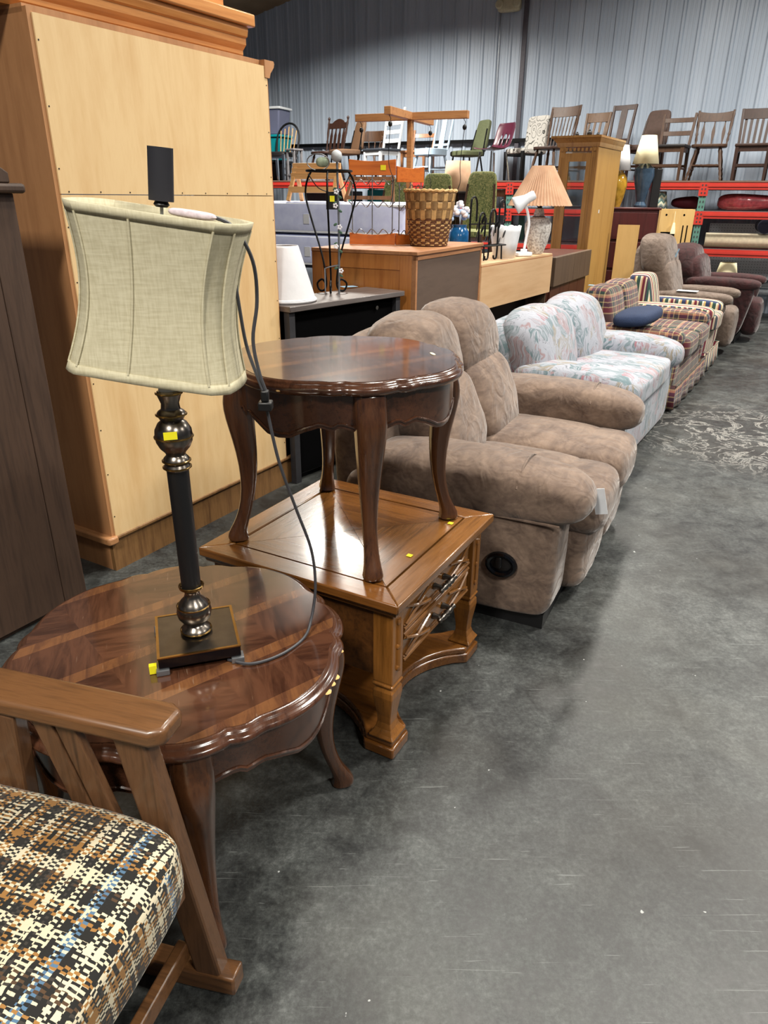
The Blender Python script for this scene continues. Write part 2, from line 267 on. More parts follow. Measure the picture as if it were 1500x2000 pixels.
# ------------------------------------------------------------------ mesh helpers
class B:
    def __init__(s): s.V = []; s.F = []
    def add(s, V, F):
        o = len(s.V); s.V += [tuple(v) for v in V]; s.F += [tuple(i + o for i in f) for f in F]; return s
    def box(s, x0, x1, y0, y1, z0, z1):
        return s.add([(x0, y0, z0), (x1, y0, z0), (x1, y1, z0), (x0, y1, z0), (x0, y0, z1), (x1, y0, z1), (x1, y1, z1), (x0, y1, z1)],
                     [(0, 3, 2, 1), (4, 5, 6, 7), (0, 1, 5, 4), (1, 2, 6, 5), (2, 3, 7, 6), (3, 0, 4, 7)])
    def hexa(s, bot, top):
        return s.add(list(bot) + list(top), [(0, 3, 2, 1), (4, 5, 6, 7), (0, 1, 5, 4), (1, 2, 6, 5), (2, 3, 7, 6), (3, 0, 4, 7)])
    def bar(s, p, q, w, d, side=(0, 1, 0), w2=None, d2=None):
        p = Vector(p); q = Vector(q); t = (q - p).normalized(); a = Vector(side); a = (a - t * a.dot(t)).normalized(); b = t.cross(a)
        w2 = w if w2 is None else w2; d2 = d if d2 is None else d2
        f = lambda c, w, d: [c - a * w / 2 - b * d / 2, c + a * w / 2 - b * d / 2, c + a * w / 2 + b * d / 2, c - a * w / 2 + b * d / 2]
        return s.hexa(f(p, w, d), f(q, w2, d2))
    def loft(s, rings, caps=True, closed=False):
        n = len(rings[0]); V = [v for r in rings for v in r]; F = []
        m = len(rings); rng = range(m if closed else m - 1)
        for i in rng:
            j = (i + 1) % m
            for k in range(n): F.append((i * n + k, i * n + (k + 1) % n, j * n + (k + 1) % n, j * n + k))
        if caps and not closed: F.append(tuple(range(n - 1, -1, -1))); F.append(tuple((m - 1) * n + k for k in range(n)))
        return s.add(V, F)
    def tube(s, pts, r, n=8, closed=False, caps=True):
        P = [Vector(p) for p in pts]; m = len(P); rr = r if hasattr(r, '__len__') else [r] * m
        T = []
        for i in range(m):
            a = P[(i - 1) % m] if (closed or i > 0) else P[i]; b = P[(i + 1) % m] if (closed or i < m - 1) else P[i]
            T.append((b - a).normalized())
        u = Vector((0, 0, 1)) if abs(T[0].z) < .9 else Vector((1, 0, 0)); u = (u - T[0] * u.dot(T[0])).normalized(); rings = []
        for i in range(m):
            u = (u - T[i] * u.dot(T[i])).normalized(); w = T[i].cross(u)
            rings.append([P[i] + (u * math.cos(2 * math.pi * k / n) + w * math.sin(2 * math.pi * k / n)) * rr[i] for k in range(n)])
        return s.loft(rings, caps, closed)
    def lathe(s, prof, n=24, c=(0, 0, 0), caps=True):
        return s.loft([[(c[0] + r * math.cos(2 * math.pi * k / n), c[1] + r * math.sin(2 * math.pi * k / n), c[2] + z) for k in range(n)] for r, z in prof], caps)
    def prism(s, pts, z0, z1):
        return s.loft([[(x, y, z0) for x, y in pts], [(x, y, z1) for x, y in pts]])
    def puff(s, c, size, k=4.0, n=8, fn=None):
        "pillow-like rounded block"
        V = {}; vl = []; F = []
        def vid(i, j, l):
            key = (i, j, l)
            if key not in V:
                p = [2 * a / n - 1 for a in key]; p = [math.copysign(abs(math.sin(a * math.pi / 2)) ** .8, a) for a in p]
                d = sum(abs(a) ** k for a in p) ** (1 / k); q = [a / d for a in p]
                if fn: q = fn(*q)
                V[key] = len(vl); vl.append((c[0] + q[0] * size[0] / 2, c[1] + q[1] * size[1] / 2, c[2] + q[2] * size[2] / 2))
            return V[key]
        for i in range(n):
            for j in range(n):
                F += [(vid(i, j, 0), vid(i, j + 1, 0), vid(i + 1, j + 1, 0), vid(i + 1, j, 0)), (vid(i, j, n), vid(i + 1, j, n), vid(i + 1, j + 1, n), vid(i, j + 1, n)),
                      (vid(i, 0, j), vid(i + 1, 0, j), vid(i + 1, 0, j + 1), vid(i, 0, j + 1)), (vid(i, n, j), vid(i, n, j + 1), vid(i + 1, n, j + 1), vid(i + 1, n, j)),
                      (vid(0, i, j), vid(0, i, j + 1), vid(0, i + 1, j + 1), vid(0, i + 1, j)), (vid(n, i, j), vid(n, i + 1, j), vid(n, i + 1, j + 1), vid(n, i, j + 1))]
        return s.add(vl, F)
    def xf(s, M, start=0):
        for i in range(start, len(s.V)): s.V[i] = tuple(M @ Vector(s.V[i]))
        return s
    def warp(s, fn, start=0):
        for i in range(start, len(s.V)): s.V[i] = tuple(fn(*s.V[i]))
        return s
    def mesh(s, name, mat, smooth=38):
        me = bpy.data.meshes.new(name); me.from_pydata(s.V, [], s.F); me.update()
        nl = len(me.loops); vi = np.empty(nl, np.int32); me.loops.foreach_get('vertex_index', vi)
        co = np.empty(len(s.V) * 3, np.float32); me.vertices.foreach_get('co', co); co = co.reshape(-1, 3)[vi]
        npoly = len(me.polygons); nr = np.empty(npoly * 3, np.float32); me.polygons.foreach_get('normal', nr); nr = np.abs(nr.reshape(-1, 3))
        tot = np.empty(npoly, np.int32); me.polygons.foreach_get('loop_total', tot); ax = np.repeat(np.argmax(nr, 1), tot)
        uv = np.where((ax == 0)[:, None], co[:, [1, 2]], np.where((ax == 1)[:, None], co[:, [0, 2]], co[:, [0, 1]]))
        lay = me.uv_layers.new(name='uv'); lay.data.foreach_set('uv', uv.astype(np.float32).ravel())
        if smooth:
            me.polygons.foreach_set('use_smooth', np.ones(npoly, bool)); me.set_sharp_from_angle(angle=R_(smooth))
        me.materials.append(MATS[mat]); return me
    def build(s, name, mat, parent=None, smooth=38, bevel=0.0, bseg=2, sub=0, loc=None, rot=None):
        o = bpy.data.objects.new(name, s.mesh(name, mat, smooth)); COL.objects.link(o)
        if parent is not None: o.parent = parent
        if loc is not None: o.location = loc
        if rot is not None: o.rotation_euler = rot
        if bevel:
            m = o.modifiers.new('bevel', 'BEVEL'); m.width = bevel; m.segments = bseg; m.limit_method = 'ANGLE'; m.angle_limit = R_(40)
        if sub:
            m = o.modifiers.new('subsurf', 'SUBSURF'); m.levels = sub; m.render_levels = sub
        return o
def tag(o, label, cat, group=None, kind=None):
    if label: o['label'] = label
    if cat: o['category'] = cat
    if group: o['group'] = group
    if kind: o['kind'] = kind
    return o
def thing(name, label, cat, loc=(0, 0, 0), rz=0.0, group=None):
    o = bpy.data.objects.new(name, None); COL.objects.link(o); o.empty_display_size = 0.1
    o.location = loc; o.rotation_euler = (0, 0, R_(rz)); return tag(o, label, cat, group)
def link_part(name, me, parent, loc=(0, 0, 0), rot=(0, 0, 0), scale=(1, 1, 1)):
    o = bpy.data.objects.new(name, me); COL.objects.link(o); o.parent = parent; o.location = loc; o.rotation_euler = rot; o.scale = scale; return o
def arc(c, r, a0, a1, n, plane='xz'):
    out = []
    for i in range(n + 1):
        a = R_(a0 + (a1 - a0) * i / n); u, v = r * math.cos(a), r * math.sin(a)
        out.append((c[0] + u, c[1], c[2] + v) if plane == 'xz' else (c[0] + u, c[1] + v, c[2]))
    return out
def spline(pts, n=6):
    P = [Vector(p) for p in pts]; out = []
    for i in range(len(P) - 1):
        a = P[max(i - 1, 0)]; b = P[i]; c = P[i + 1]; d = P[min(i + 2, len(P) - 1)]
        for k in range(n):
            t = k / n; out.append(0.5 * ((2 * b) + (c - a) * t + (2 * a - 5 * b + 4 * c - d) * t * t + (3 * b - a - 3 * c + d) * t ** 3))
    out.append(P[-1]); return out
random.seed(7)
ROW = 63.0   # turn of the furniture row: local x runs along the aisle, away from the camera; local y runs away from the aisle

# ------------------------------------------------------------------ the hall
fl_o = B().add([(-9, -7, 0), (11, -7, 0), (11, 17, 0), (-9, 17, 0), (-9, -7, -.1), (11, -7, -.1), (11, 17, -.1), (-9, 17, -.1)], [(0, 1, 2, 3), (7, 6, 5, 4), (0, 4, 5, 1), (1, 5, 6, 2), (2, 6, 7, 3), (3, 7, 4, 0)]).build('floor', 'concrete', smooth=None)
tag(fl_o, 'worn grey sealed concrete floor of the hall', None, kind='structure')
WA = -26.5; wall = bpy.data.objects.new('wall_back', None); COL.objects.link(wall); wall.location = (4.5, 11.1, 0); wall.rotation_euler = (0, 0, R_(WA))
tag(wall, 'pale grey ribbed steel sheet wall', None, kind='structure')
RP = 0.217; prof = []
for k in range(4):   # sheet profile: four tall ribs with two faint ones between
    x = k * RP; prof += [(x, 0), (x + .018, -.024), (x + .046, -.024), (x + .064, 0), (x + .104, 0), (x + .108, -.004), (x + .122, -.004), (x + .126, 0), (x + .158, 0), (x + .162, -.004), (x + .176, -.004), (x + .18, 0)]
prof.append((4 * RP, 0))
b = B(); n = len(prof)
b.add([(x, y, 0) for x, y in prof] + [(x, y, 1) for x, y in prof], [(i, i + 1, n + i + 1, n + i) for i in range(n - 1)])
sheet_me = b.mesh('panel', 'wall_steel', smooth=None)
roofz = lambda s: 4.23 + (s + 7.85) * 0.21
for i in range(-12, 7):
    x = i * 4 * RP; link_part('panel', sheet_me, wall, (x, 0, 0), scale=(1, 1, roofz(x + .9)))
ceil = B().hexa([(-12, -18, roofz(-12)), (7, -18, roofz(7)), (7, .1, roofz(7)), (-12, .1, roofz(-12))], [(-12, -18, roofz(-12) + .1), (7, -18, roofz(7) + .1), (7, .1, roofz(7) + .1), (-12, .1, roofz(-12) + .1)]).build('ceiling', 'ceiling_brown', smooth=None, loc=(4.5, 11.1, 0), rot=(0, 0, R_(WA)))
tag(ceil, 'sloping brown roof lining of the hall', None, kind='structure')
o = B().box(-.035, .035, -.06, -.024, 0, 5.0).build('downpipe', 'pipe', smooth=None, loc=(2.01, 12.345, 0), rot=(0, 0, R_(WA)), bevel=.008); tag(o, 'dark upright steel post running up the ribbed wall', 'post')
o = B().tube([(0, -.03, 1.7), (0, -.03, 3.98)], .007, 6).build('conduit', 'steel', loc=(1.66, 12.515, 0), rot=(0, 0, R_(WA))); tag(o, 'thin grey conduit dropping from the wall lamp', 'conduit')
o = B().box(0, 6.0, -.075, -.03, 2.28, 2.33).build('wall_rail', 'black_metal', smooth=None, loc=(-2.6, 14.64, 0), rot=(0, 0, R_(WA))); tag(o, 'black horizontal rail along the wall behind the chairs', 'rail')
e = thing('emergency_light', 'ivory emergency light box high on the ribbed wall', 'light', (1.79, 12.45, 4.06), WA)
B().puff((0, -.09, 0), (.34, .12, .2), 6, 6).build('housing', 'ivory_box', e)
for sx in (-1, 1): B().lathe([(.055, 0), (.06, .03), (.045, .05)], 16).xf(Matrix.Rotation(R_(90), 4, 'X')).build('lamp_head', 'ivory_box', e, loc=(sx * .13, -.14, -.01))
for i, (x, y, z, p) in enumerate(LIGHTS):
    where = ['over the mattress stack', 'over the aisle beside the brown loveseat', 'behind the camera on the furniture side', 'behind the camera on the aisle side', 'above the aisle near the racks', 'far out over the open floor', 'above the curio cabinet', 'added to brighten the mattresses, above the square drawer table'][i]
    h = thing('hall_lamp', 'grey hanging hall lamp ' + where, 'lamp', (x, y, z), 63, 'hanging lamps of the hall')
    B().box(-.62, .62, -.24, .24, 0.0, .08).build('housing', 'fixture', h, smooth=None, bevel=.01)
    B().tube([(0, 0, .08), (0, 0, max(.1, roofz((Vector((x - 4.5, y - 11.1, 0)) @ Vector((.895, -.446, 0)))) - z))], .01, 6).build('rod', 'steel', h)

# ------------------------------------------------------------------ pallet rack with shelves
rack_a = -22.0; rk = thing('pallet_rack', 'long red and green steel pallet rack below the ribbed wall', 'rack', (4.03, 9.95, 0), rack_a)
BAY = 2.5; LV = [(1.70, .085), (1.36, .085), (.91, .09), (.43, .05)]
upm = B().box(-.042, .042, 0, .07, 0, 1.66).mesh('post', 'teal_steel', None)
hb = B()
for k in range(26):
    for sx in (-.018, .018): hb.box(sx - .007, sx + .007, -.002, .002, .08 + k * .06, .105 + k * .06)
hom = hb.mesh('slot_holes', 'grey_dark', None)
cnm = B().box(-.055, .055, -.012, .0, -.16, .0).mesh('connector', 'red_steel', None)
hn = B()
for k in range(3):
    for sx in (-.02, .02): hn.box(sx - .008, sx + .008, -.0145, -.0115, -.135 + k * .045, -.115 + k * .045)
hnm = hn.mesh('rivet_holes', 'grey_dark', None)
for i in (-3, -2, -1, 0, 1):
    for y in (0, .93):
        p = link_part('post', upm, rk, (i * BAY, y, 0)); 
        if y == 0: link_part('slot_holes', hom, p)
    for (z, h) in LV[:3]:
        c = link_part('connector', cnm, rk, (i * BAY, 0, z)); link_part('rivet_holes', hnm, c)
    B().bar((i * BAY, .07, .2), (i * BAY, .93, 1.1), .03, .03).build('brace', 'teal_steel', rk, smooth=None)
for li, (z, h) in enumerate(LV):
    bm_ = B().box(.045, BAY - .045, -.01, .04, z - h, z).box(.045, BAY - .045, -.018, -.01, z - h * .62, z - h * .3).mesh('beam', 'red_steel' if li < 3 else 'steel', None)
    wd = B()
    if li == 0: wd.box(.0, BAY, -.015, .98, z, z + .018)
    else:
        for k in range(36): wd.bar((.03 + k * BAY / 36, -.02, z + .008), (.03 + k * BAY / 36, .96, z + .008), .008, .008)
        for y in (.0, .3, .6, .9): wd.bar((.03, y, z + .004), (BAY - .03, y, z + .004), .008, .008)
    wm = wd.mesh('deck_board' if li == 0 else 'wire_deck', 'deck_brown' if li == 0 else 'steel', None)
    for i in (-3, -2, -1, 0):
        link_part('beam', bm_, rk, (i * BAY, 0, 0)); link_part('beam', bm_, rk, (i * BAY, .92, 0)); link_part('deck_board' if li == 0 else 'wire_deck', wm, rk, (i * BAY, 0, 0))
RA = R_(rack_a)
def on_rack(s, off, z): return (4.03 + s * math.cos(RA) - off * math.sin(RA), 9.95 + s * math.sin(RA) + off * math.cos(RA), z)

# ------------------------------------------------------------------ chairs
TURN = [(0, .62), (.08, .95), (.12, .62), (.2, 1.05), (.3, .75), (.36, 1.15), (.42, .8), (.6, 1.2), (.8, .95), (.88, 1.2), (.94, .8), (1, .9)]
def turned(p, q, r, n=8):
    p = Vector(p); q = Vector(q); return B().tube([p.lerp(q, t) for t, _ in TURN], [r * k for _, k in TURN], n)
def chair(label, s, off, rz, back='slat', legs='square', mat='ch_dark', seat='ch_dark', H=.86, sh=.43, sw=.42, sd=.40, bw=None, n=5, lean=.10, z0=1.7195, name='dining_chair', loc=None, group='old chairs along the top of the rack', seat_t=.035, rung=True, legmat=None, pad=None):
    c = thing(name, label, 'chair', loc or on_rack(s, off, z0), rack_a + rz, group)
    bw = bw or sw * .95; lm = legmat or mat; hx, hy = sw / 2 - .03, sd / 2 - .03
    yb = sd / 2 - .02
    # seat
    if back == 'shell': pass
    elif pad: B().puff((0, 0, sh - .03), (sw, sd, .085), 5, 6).build('seat', pad, c)
    elif legs == 'turned': 
        pts = [(math.copysign(abs(math.cos(a)) ** .6, math.cos(a)) * sw / 2 * (1 - .08 * math.sin(a)), math.copysign(abs(math.sin(a)) ** .6, math.sin(a)) * sd / 2) for a in [2 * math.pi * k / 24 for k in range(24)]]
        B().prism(pts, sh - seat_t, sh).build('seat', seat, c, bevel=.008)
    else: B().box(-sw / 2, sw / 2, -sd / 2, sd / 2, sh - seat_t, sh).build('seat', seat, c, bevel=.01)
    if back not in ('shell',) and legs == 'square': 
        B().box(-hx, hx, -hy - .012, -hy + .012, sh - .09, sh - .03).build('apron', lm, c, smooth=None); B().box(-hx - .012, -hx + .012, -hy, hy, sh - .09, sh - .03).build('apron', lm, c, smooth=None); B().box(hx - .012, hx + .012, -hy, hy, sh - .09, sh - .03).build('apron', lm, c, smooth=None)
    top = sh - .03
    for sx in (-1, 1):
        for sy in (-1, 1):
            p0 = (sx * hx * (1.14 if legs == 'turned' else 1.0), sy * hy * (1.18 if legs == 'turned' else (1.12 if sy > 0 else 1.0)), 0); p1 = (sx * hx * (.72 if legs == 'turned' else 1), sy * hy * (.75 if legs == 'turned' else 1), top)
            if legs == 'turned': turned(p0, p1, .018).build('leg', lm, c)
            elif legs == 'metal': B().tube([(p0[0] * 1.05, p0[1] * 1.05, 0), (p1[0] * .8, p1[1] * .8, top)], .012, 8).build('leg', lm, c)
            else: B().bar(p0, p1, .03, .03, (1, 0, 0), .042, .042).build('leg', lm, c, smooth=None, bevel=.004)
    if rung:
        zr = sh * .42
        for sy in (-1, 1): (turned((-hx * .98, sy * hy, zr), (hx * .98, sy * hy, zr), .012, 6) if legs == 'turned' else B().bar((-hx, sy * hy, zr), (hx, sy * hy, zr), .02, .03)).build('stretcher', lm, c, smooth=38 if legs == 'turned' else None)
        for sx in (-1, 1): B().tube([(sx * hx, -hy, zr * .8), (sx * hx, hy, zr * .8)], .011, 6).build('stretcher', lm, c)
    # back
    def bp(x, z, dy=0): return (x, yb + lean * (z - sh) / (H - sh) + dy, z)
    tx = bw / 2 * 1.04; bx = bw / 2 * .92
    if back in ('slat', 'spindle', 'arrow', 'press', 'ladder', 'splat', 'rail'):
        for sx in (-1, 1):
            if legs == 'turned' and back != 'rail': turned(bp(sx * bx, sh - .02), bp(sx * tx, H - .01), .016).build('stile', mat, c)
            else: B().bar(bp(sx * bx, sh - .06), bp(sx * tx, H), .032, .026, (1, 0, 0)).build('stile', mat, c, smooth=None, bevel=.004)
    def crest(z0_, z1_, w, bow=.03, wave=0.0, nm='crest_rail', over=0.0):
        N = 12; rings = []
        for i in range(N + 1):
            u = i / N * 2 - 1; x = u * w / 2; yy = bow * (1 - u * u); zt = z1_ + wave * (math.cos(u * math.pi) * .5 + .5 if abs(u) < .62 else .03) + over * u * u
            a = bp(x, z0_, yy - .01); d = bp(x, zt, yy - .01); rings.append([a, (a[0], a[1] + .02, a[2]), (d[0], d[1] + .02, d[2]), d])
        return B().loft(rings).build(nm, mat, c, bevel=.003)
    if back == 'slat':
        crest(H - .12, H, bw * 1.06, .02); 
        for k in range(n): x = (k - (n - 1) / 2) * bw * .78 / (n - 1) if n > 1 else 0; B().bar(bp(x * .95, sh - .01), bp(x, H - .11, .018), .032, .012, (1, 0, 0)).build('slat', mat, c, smooth=None)
    elif back == 'spindle':
        crest(H - .12, H, bw * 1.12, .03, 0, over=.012)
        for k in range(n): x = (k - (n - 1) / 2) * bw * .8 / (n - 1); turned(bp(x * .9, sh - .01), bp(x, H - .11, .025), .0085, 6).build('spindle', mat, c)
    elif back == 'press':
        crest(H - .14, H - .06, bw * .98, .02, .06)
        for sx in (-1, 1): B().lathe([(.012, 0), (.02, .012), (.02, .03), (.008, .045)], 10).build('finial', mat, c, loc=bp(sx * tx, H - .015))
        for k in range(n):
            x = (k - (n - 1) / 2) * bw * .7 / (n - 1); rr = []
            for t, w in ((0, .02), (.12, .045), (.45, .05), (.7, .05), (.85, .024), (1, .02)):
                q = bp(x * .95, sh - .01 + (H - .12 - sh) * t, .01); rr.append([(q[0] - w / 2, q[1], q[2]), (q[0] + w / 2, q[1], q[2]), (q[0] + w / 2, q[1] + .012, q[2]), (q[0] - w / 2, q[1] + .012, q[2])])
            B().loft(rr).build('slat', mat, c, smooth=None)
    elif back == 'arrow':
        crest(H - .14, H - .04, bw * 1.02, .02, 0, over=.02)
        for k in range(n):
            x = (k - (n - 1) / 2) * bw * .62 / (n - 1); rr = []
            for t, w in ((0, .014), (.2, .02), (.5, .04), (.62, .04), (.85, .016), (1, .014)):
                q = bp(x, sh - .01 + (H - .13 - sh) * t, .015); rr.append([(q[0] - w / 2, q[1], q[2]), (q[0] + w / 2, q[1], q[2]), (q[0] + w / 2, q[1] + .012, q[2]), (q[0] - w / 2, q[1] + .012, q[2])])
            B().loft(rr).build('arrow_slat', mat, c, smooth=None)
    elif back in ('ladder', 'rail'):
        for k in range(n): z = H - .05 - k * (H - sh - .1) / max(n - .2, 1); crest(z - .055, z, bw, .025, 0, 'back_slat')
    elif back == 'splat':
        crest(H - .06, H, bw, .01); B().bar(bp(0, sh - .02), bp(0, H - .05), bw * .3, .012, (1, 0, 0)).build('splat', mat, c, smooth=None)
        B().bar(bp(-bw / 2, sh + .06), bp(bw / 2, sh + .06), .02, .03).build('back_rail', mat, c, smooth=None)
    elif back == 'pad':
        B().puff((0, 0, 0), (bw, .06, H - sh + .02), 7, 8, lambda x, y, z: (x * (1 - .14 * z), y, z)).xf(Matrix.Translation((0, yb + lean / 2 + .02, (H + sh) / 2)) @ Matrix.Rotation(-math.atan2(lean, H - sh), 4, 'X')).build('backrest', pad or seat, c)
        if lm != 'chrome':
            for sx in (-1, 1): B().bar(bp(sx * bw * .53, sh - .06), bp(sx * bw * .42, H - .12), .022, .03, (1, 0, 0)).build('stile', mat, c, smooth=None)
    elif back == 'bow':
        P = [bp(-bx, sh - .02)] + [bp(-math.cos(R_(a)) * bx * 1.08, sh + (H - sh) * (.45 + .55 * math.sin(R_(a)))) for a in range(0, 181, 15)] + [bp(bx, sh - .02)]
        B().tube(P, .016, 8).build('bow', mat, c)
        for k in range(n): x = (k - (n - 1) / 2) * bw * .7 / (n - 1); B().tube([bp(x * .8, sh - .01), bp(x, H - .05 - abs(x) * .35)], .007, 6).build('spindle', seat if seat == 'brass' else 'basket_light', c)
    elif back == 'captain':
        pts = []; rr = []
        for a in range(-20, 201, 12):
            u = R_(a); x, y = math.cos(u) * sw * .62, math.sin(u) * sd * .55; k = max(0, math.sin(u)); zt = sh + .21 + .09 * (1 if k > .72 else 0); w = .05
            rr.append([(x * .93, y * .93, sh + .15), (x * 1.04, y * 1.04, sh + .15), (x * 1.06, y * 1.06, zt), (x * .95, y * .95, zt)])
        B().loft(rr).build('arm_rail', mat, c, bevel=.006)
        for a in range(-10, 191, 25): u = R_(a); turned((math.cos(u) * sw * .46, math.sin(u) * sd * .42, sh - .01), (math.cos(u) * sw * .6, math.sin(u) * sd * .53, sh + .155), .009, 6).build('spindle', mat, c)
    elif back == 'shell':
        V = []; N = 12; prof_ = [(-sd / 2, sh + .0), (-sd / 2 + .03, sh + .015), (-.05, sh - .01), (.12, sh + .0), (.19, sh + .06), (.23, sh + .2), (.27, H - .04), (.275, H)]
        rings = []
        for (y, z) in prof_:
            w = sw / 2 * (1 if z < H - .02 else .82); rings.append([(u * w, y - .03 * (abs(u) ** 3), z + (.02 * abs(u) ** 3 if z < sh + .05 else 0)) for u in [i / N * 2 - 1 for i in range(N + 1)]])
        m = len(rings); V = [v for r in rings for v in r]; F = [(i * (N + 1) + k, i * (N + 1) + k + 1, (i + 1) * (N + 1) + k + 1, (i + 1) * (N + 1) + k) for i in range(m - 1) for k in range(N)]
        # slot openings low in the back
        F = [f for f in F if not (f[0] // (N + 1) == 4 and f[0] % (N + 1) in (3, 5, 6, 8))]
        o = B().add(V, F).build('shell', seat, c); md = o.modifiers.new('solid', 'SOLIDIFY'); md.thickness = .008; ms = o.modifiers.new('sub', 'SUBSURF'); ms.levels = 1; ms.render_levels = 1
    elif back == 'parsons':
        B().puff((0, yb + .02 + lean / 2, (H + sh - .05) / 2), (bw * 1.06, .09, H - sh + .09), 8, 8, lambda x, y, z: (x, y + z * .6, z)).build('backrest', pad, c)
    return c
chair('black bow-back chair with pale spindles beside the teal tub', -6.28, .27, -8, 'bow', 'square', 'black', 'dark_vinyl', H=.83, sh=.40, sw=.46, n=5, rung=False, pad='dark_vinyl', legmat='chrome')
chair('dark pressed-back chair with carved crest and four flat slats', -5.62, .58, -22, 'press', 'turned', 'ch_dark', 'ch_dark', H=.90, sh=.42, n=4, bw=.42)
chair('tall padded brown vinyl chair next to the pressed-back chair', -5.14, .24, -38, 'pad', 'metal', 'black_metal', 'brown_vinyl', H=.82, sh=.42, bw=.3, pad='brown_vinyl', rung=False)
chair('captain chair with a thick curved arm rail on short spindles', -4.92, .70, 0, 'captain', 'turned', 'ch_walnut', 'ch_dark', H=.7, sh=.42, sw=.40)
chair('white ladder-back chair with a dark woven seat', -4.54, .26, -28, 'ladder', 'square', 'white_paint', 'blue_grey_seat', H=.98, sh=.43, bw=.38, n=4)
chair('light brown school chair with one curved back rail', -4.12, .68, -4, 'rail', 'square', 'ch_light', 'ch_light', H=.72, sh=.42, bw=.34, n=1)
chair('pale blue painted chair with turned front legs', -3.76, .25, -30, 'splat', 'turned', 'ice_blue', 'ice_blue', H=.90, sh=.42, bw=.34, seat_t=.09)
chair('olive green upholstered chair beside the burgundy shell chair', -3.34, .66, -42, 'pad', 'metal', 'black_metal', 'green_pad', H=.82, sh=.40, bw=.34, pad='green_pad', rung=False)
chair('burgundy moulded plastic shell chair', -2.84, .26, -32, 'shell', 'metal', 'chrome', 'burgundy_shell', H=.75, sh=.40, sw=.36, rung=False)
chair('white parsons chair with black scroll pattern', -2.50, .68, -36, 'parsons', 'square', 'black', 'scroll_fabric', H=.84, sh=.42, bw=.40, pad='scroll_fabric', rung=False)
chair('oak pressed-crest chair with many turned spindles', -2.02, .24, -24, 'spindle', 'turned', 'ch_walnut', 'ch_dark', H=.92, sh=.42, bw=.42, n=7)
chair('oak chair with a plain crest and flat slats, behind the curio cabinet', -1.62, .70, -20, 'slat', 'square', 'ch_oak', 'dark_vinyl', H=.88, sh=.42, bw=.34, n=4)
chair('dark chair with tall open frame and one centre splat', -1.24, .26, -22, 'splat', 'square', 'ch_dark', 'ch_walnut', H=.92, sh=.44, bw=.30)
chair('tall brown upholstered panel-back chair by the walnut chair', -.84, .68, -26, 'pad', 'square', 'ch_dark', 'taupe_pad', H=.88, sh=.44, bw=.36, pad='taupe_pad')
chair('walnut chair with two back slats and a dark seat', -.48, .24, -10, 'ladder', 'square', 'ch_walnut', 'dark_vinyl', H=.80, sh=.42, bw=.38, n=2)
chair('plank-seat chair with three arrow-shaped back slats', -.02, .30, -4, 'arrow', 'turned', 'ch_walnut', 'ch_walnut', H=.84, sh=.42, sw=.42, bw=.40, n=3)
chair('dark mission chair with six upright back slats', .50, .30, -6, 'slat', 'square', 'ch_dark', 'ch_dark', H=.84, sh=.42, bw=.42, n=6)
chair('light oak turned-leg chair at the end of the row', .99, .30, -6, 'spindle', 'turned', 'ch_oak', 'ch_oak', H=.84, sh=.42, bw=.40, n=5)
# stand and tubs at the far end
st_ = thing('plant_stand', 'grey wooden stand in front of the bow-back chair', 'stand', on_rack(-5.94, .12, 1.718), rack_a - 20)
B().box(-.10, .10, -.1, .1, .42, .445).build('top', 'grey_wood', st_, bevel=.004)
for sx in (-1, 1):
    for sy in (-1, 1): B().box(sx * .075 - .016, sx * .075 + .016, sy * .075 - .012, sy * .075 + .012, 0, .42).build('leg', 'grey_wood', st_, smooth=None)
B().box(-.09, .09, -.09, .09, .07, .09).build('shelf', 'grey_wood', st_, smooth=None)
def tub(label, loc, rz, mat, lid, w=.56, d=.4, h=.3):
    c = thing('storage_tub', label, 'tub', loc, rz)
    B().loft([[(x * k, y * k, z) for x, y in ((-w / 2, -d / 2), (w / 2, -d / 2), (w / 2, d / 2), (-w / 2, d / 2))] for k, z in ((.84, 0), (1, h))]).build('body', mat, c, bevel=.02)
    B().box(-w / 2 - .02, w / 2 + .02, -d / 2 - .02, d / 2 + .02, h, h + .035).build('lid', lid, c, bevel=.008)
tb = on_rack(-6.70, .74, 1.718)
for k, m in ((0, 'dark_vinyl'),): tub('dark storage tub under the teal tub', tb, rack_a, 'dark_vinyl', 'black', .56, .38, .27)
tub('teal storage tub in the stack beside the bow-back chair', (tb[0], tb[1], tb[2] + .305), rack_a, 'teal_tub', 'teal_tub', .56, .38, .34)
tub('clear storage tub with white lid on top of the teal tub', (tb[0], tb[1], tb[2] + .68), rack_a, 'clear_plastic', 'white_paint', .56, .38, .36)

# ------------------------------------------------------------------ goods on the lower rack shelves
o = B().puff((0, 0, .10), (.86, .4, .185), 3.2, 10, lambda x, y, z: (x, y + .12 * math.sin(5 * x), z * (1 - .25 * x))).build('plastic_bag', 'plastic_pink', loc=on_rack(.62, .35, 1.372), rot=(0, 0, RA)); tag(o, 'red cushions in a clear plastic bag on the second shelf', 'bag')
o = B().puff((0, 0, .085), (.36, .35, .15), 3, 8, lambda x, y, z: (x, y, z * (1 + .25 * x))).build('folded_cloth', 'dark_red_cloth', loc=on_rack(-.20, .42, 1.372), rot=(0, 0, RA)); tag(o, 'dark red folded cloth beside the chevron shade', 'cloth')
o = B().box(-.14, .14, -.05, .05, 0, .07).build('white_box', 'paper', loc=on_rack(1.0, .06, 1.372), rot=(0, 0, RA), bevel=.004); tag(o, 'small white box in front of the bagged cushions', 'box')
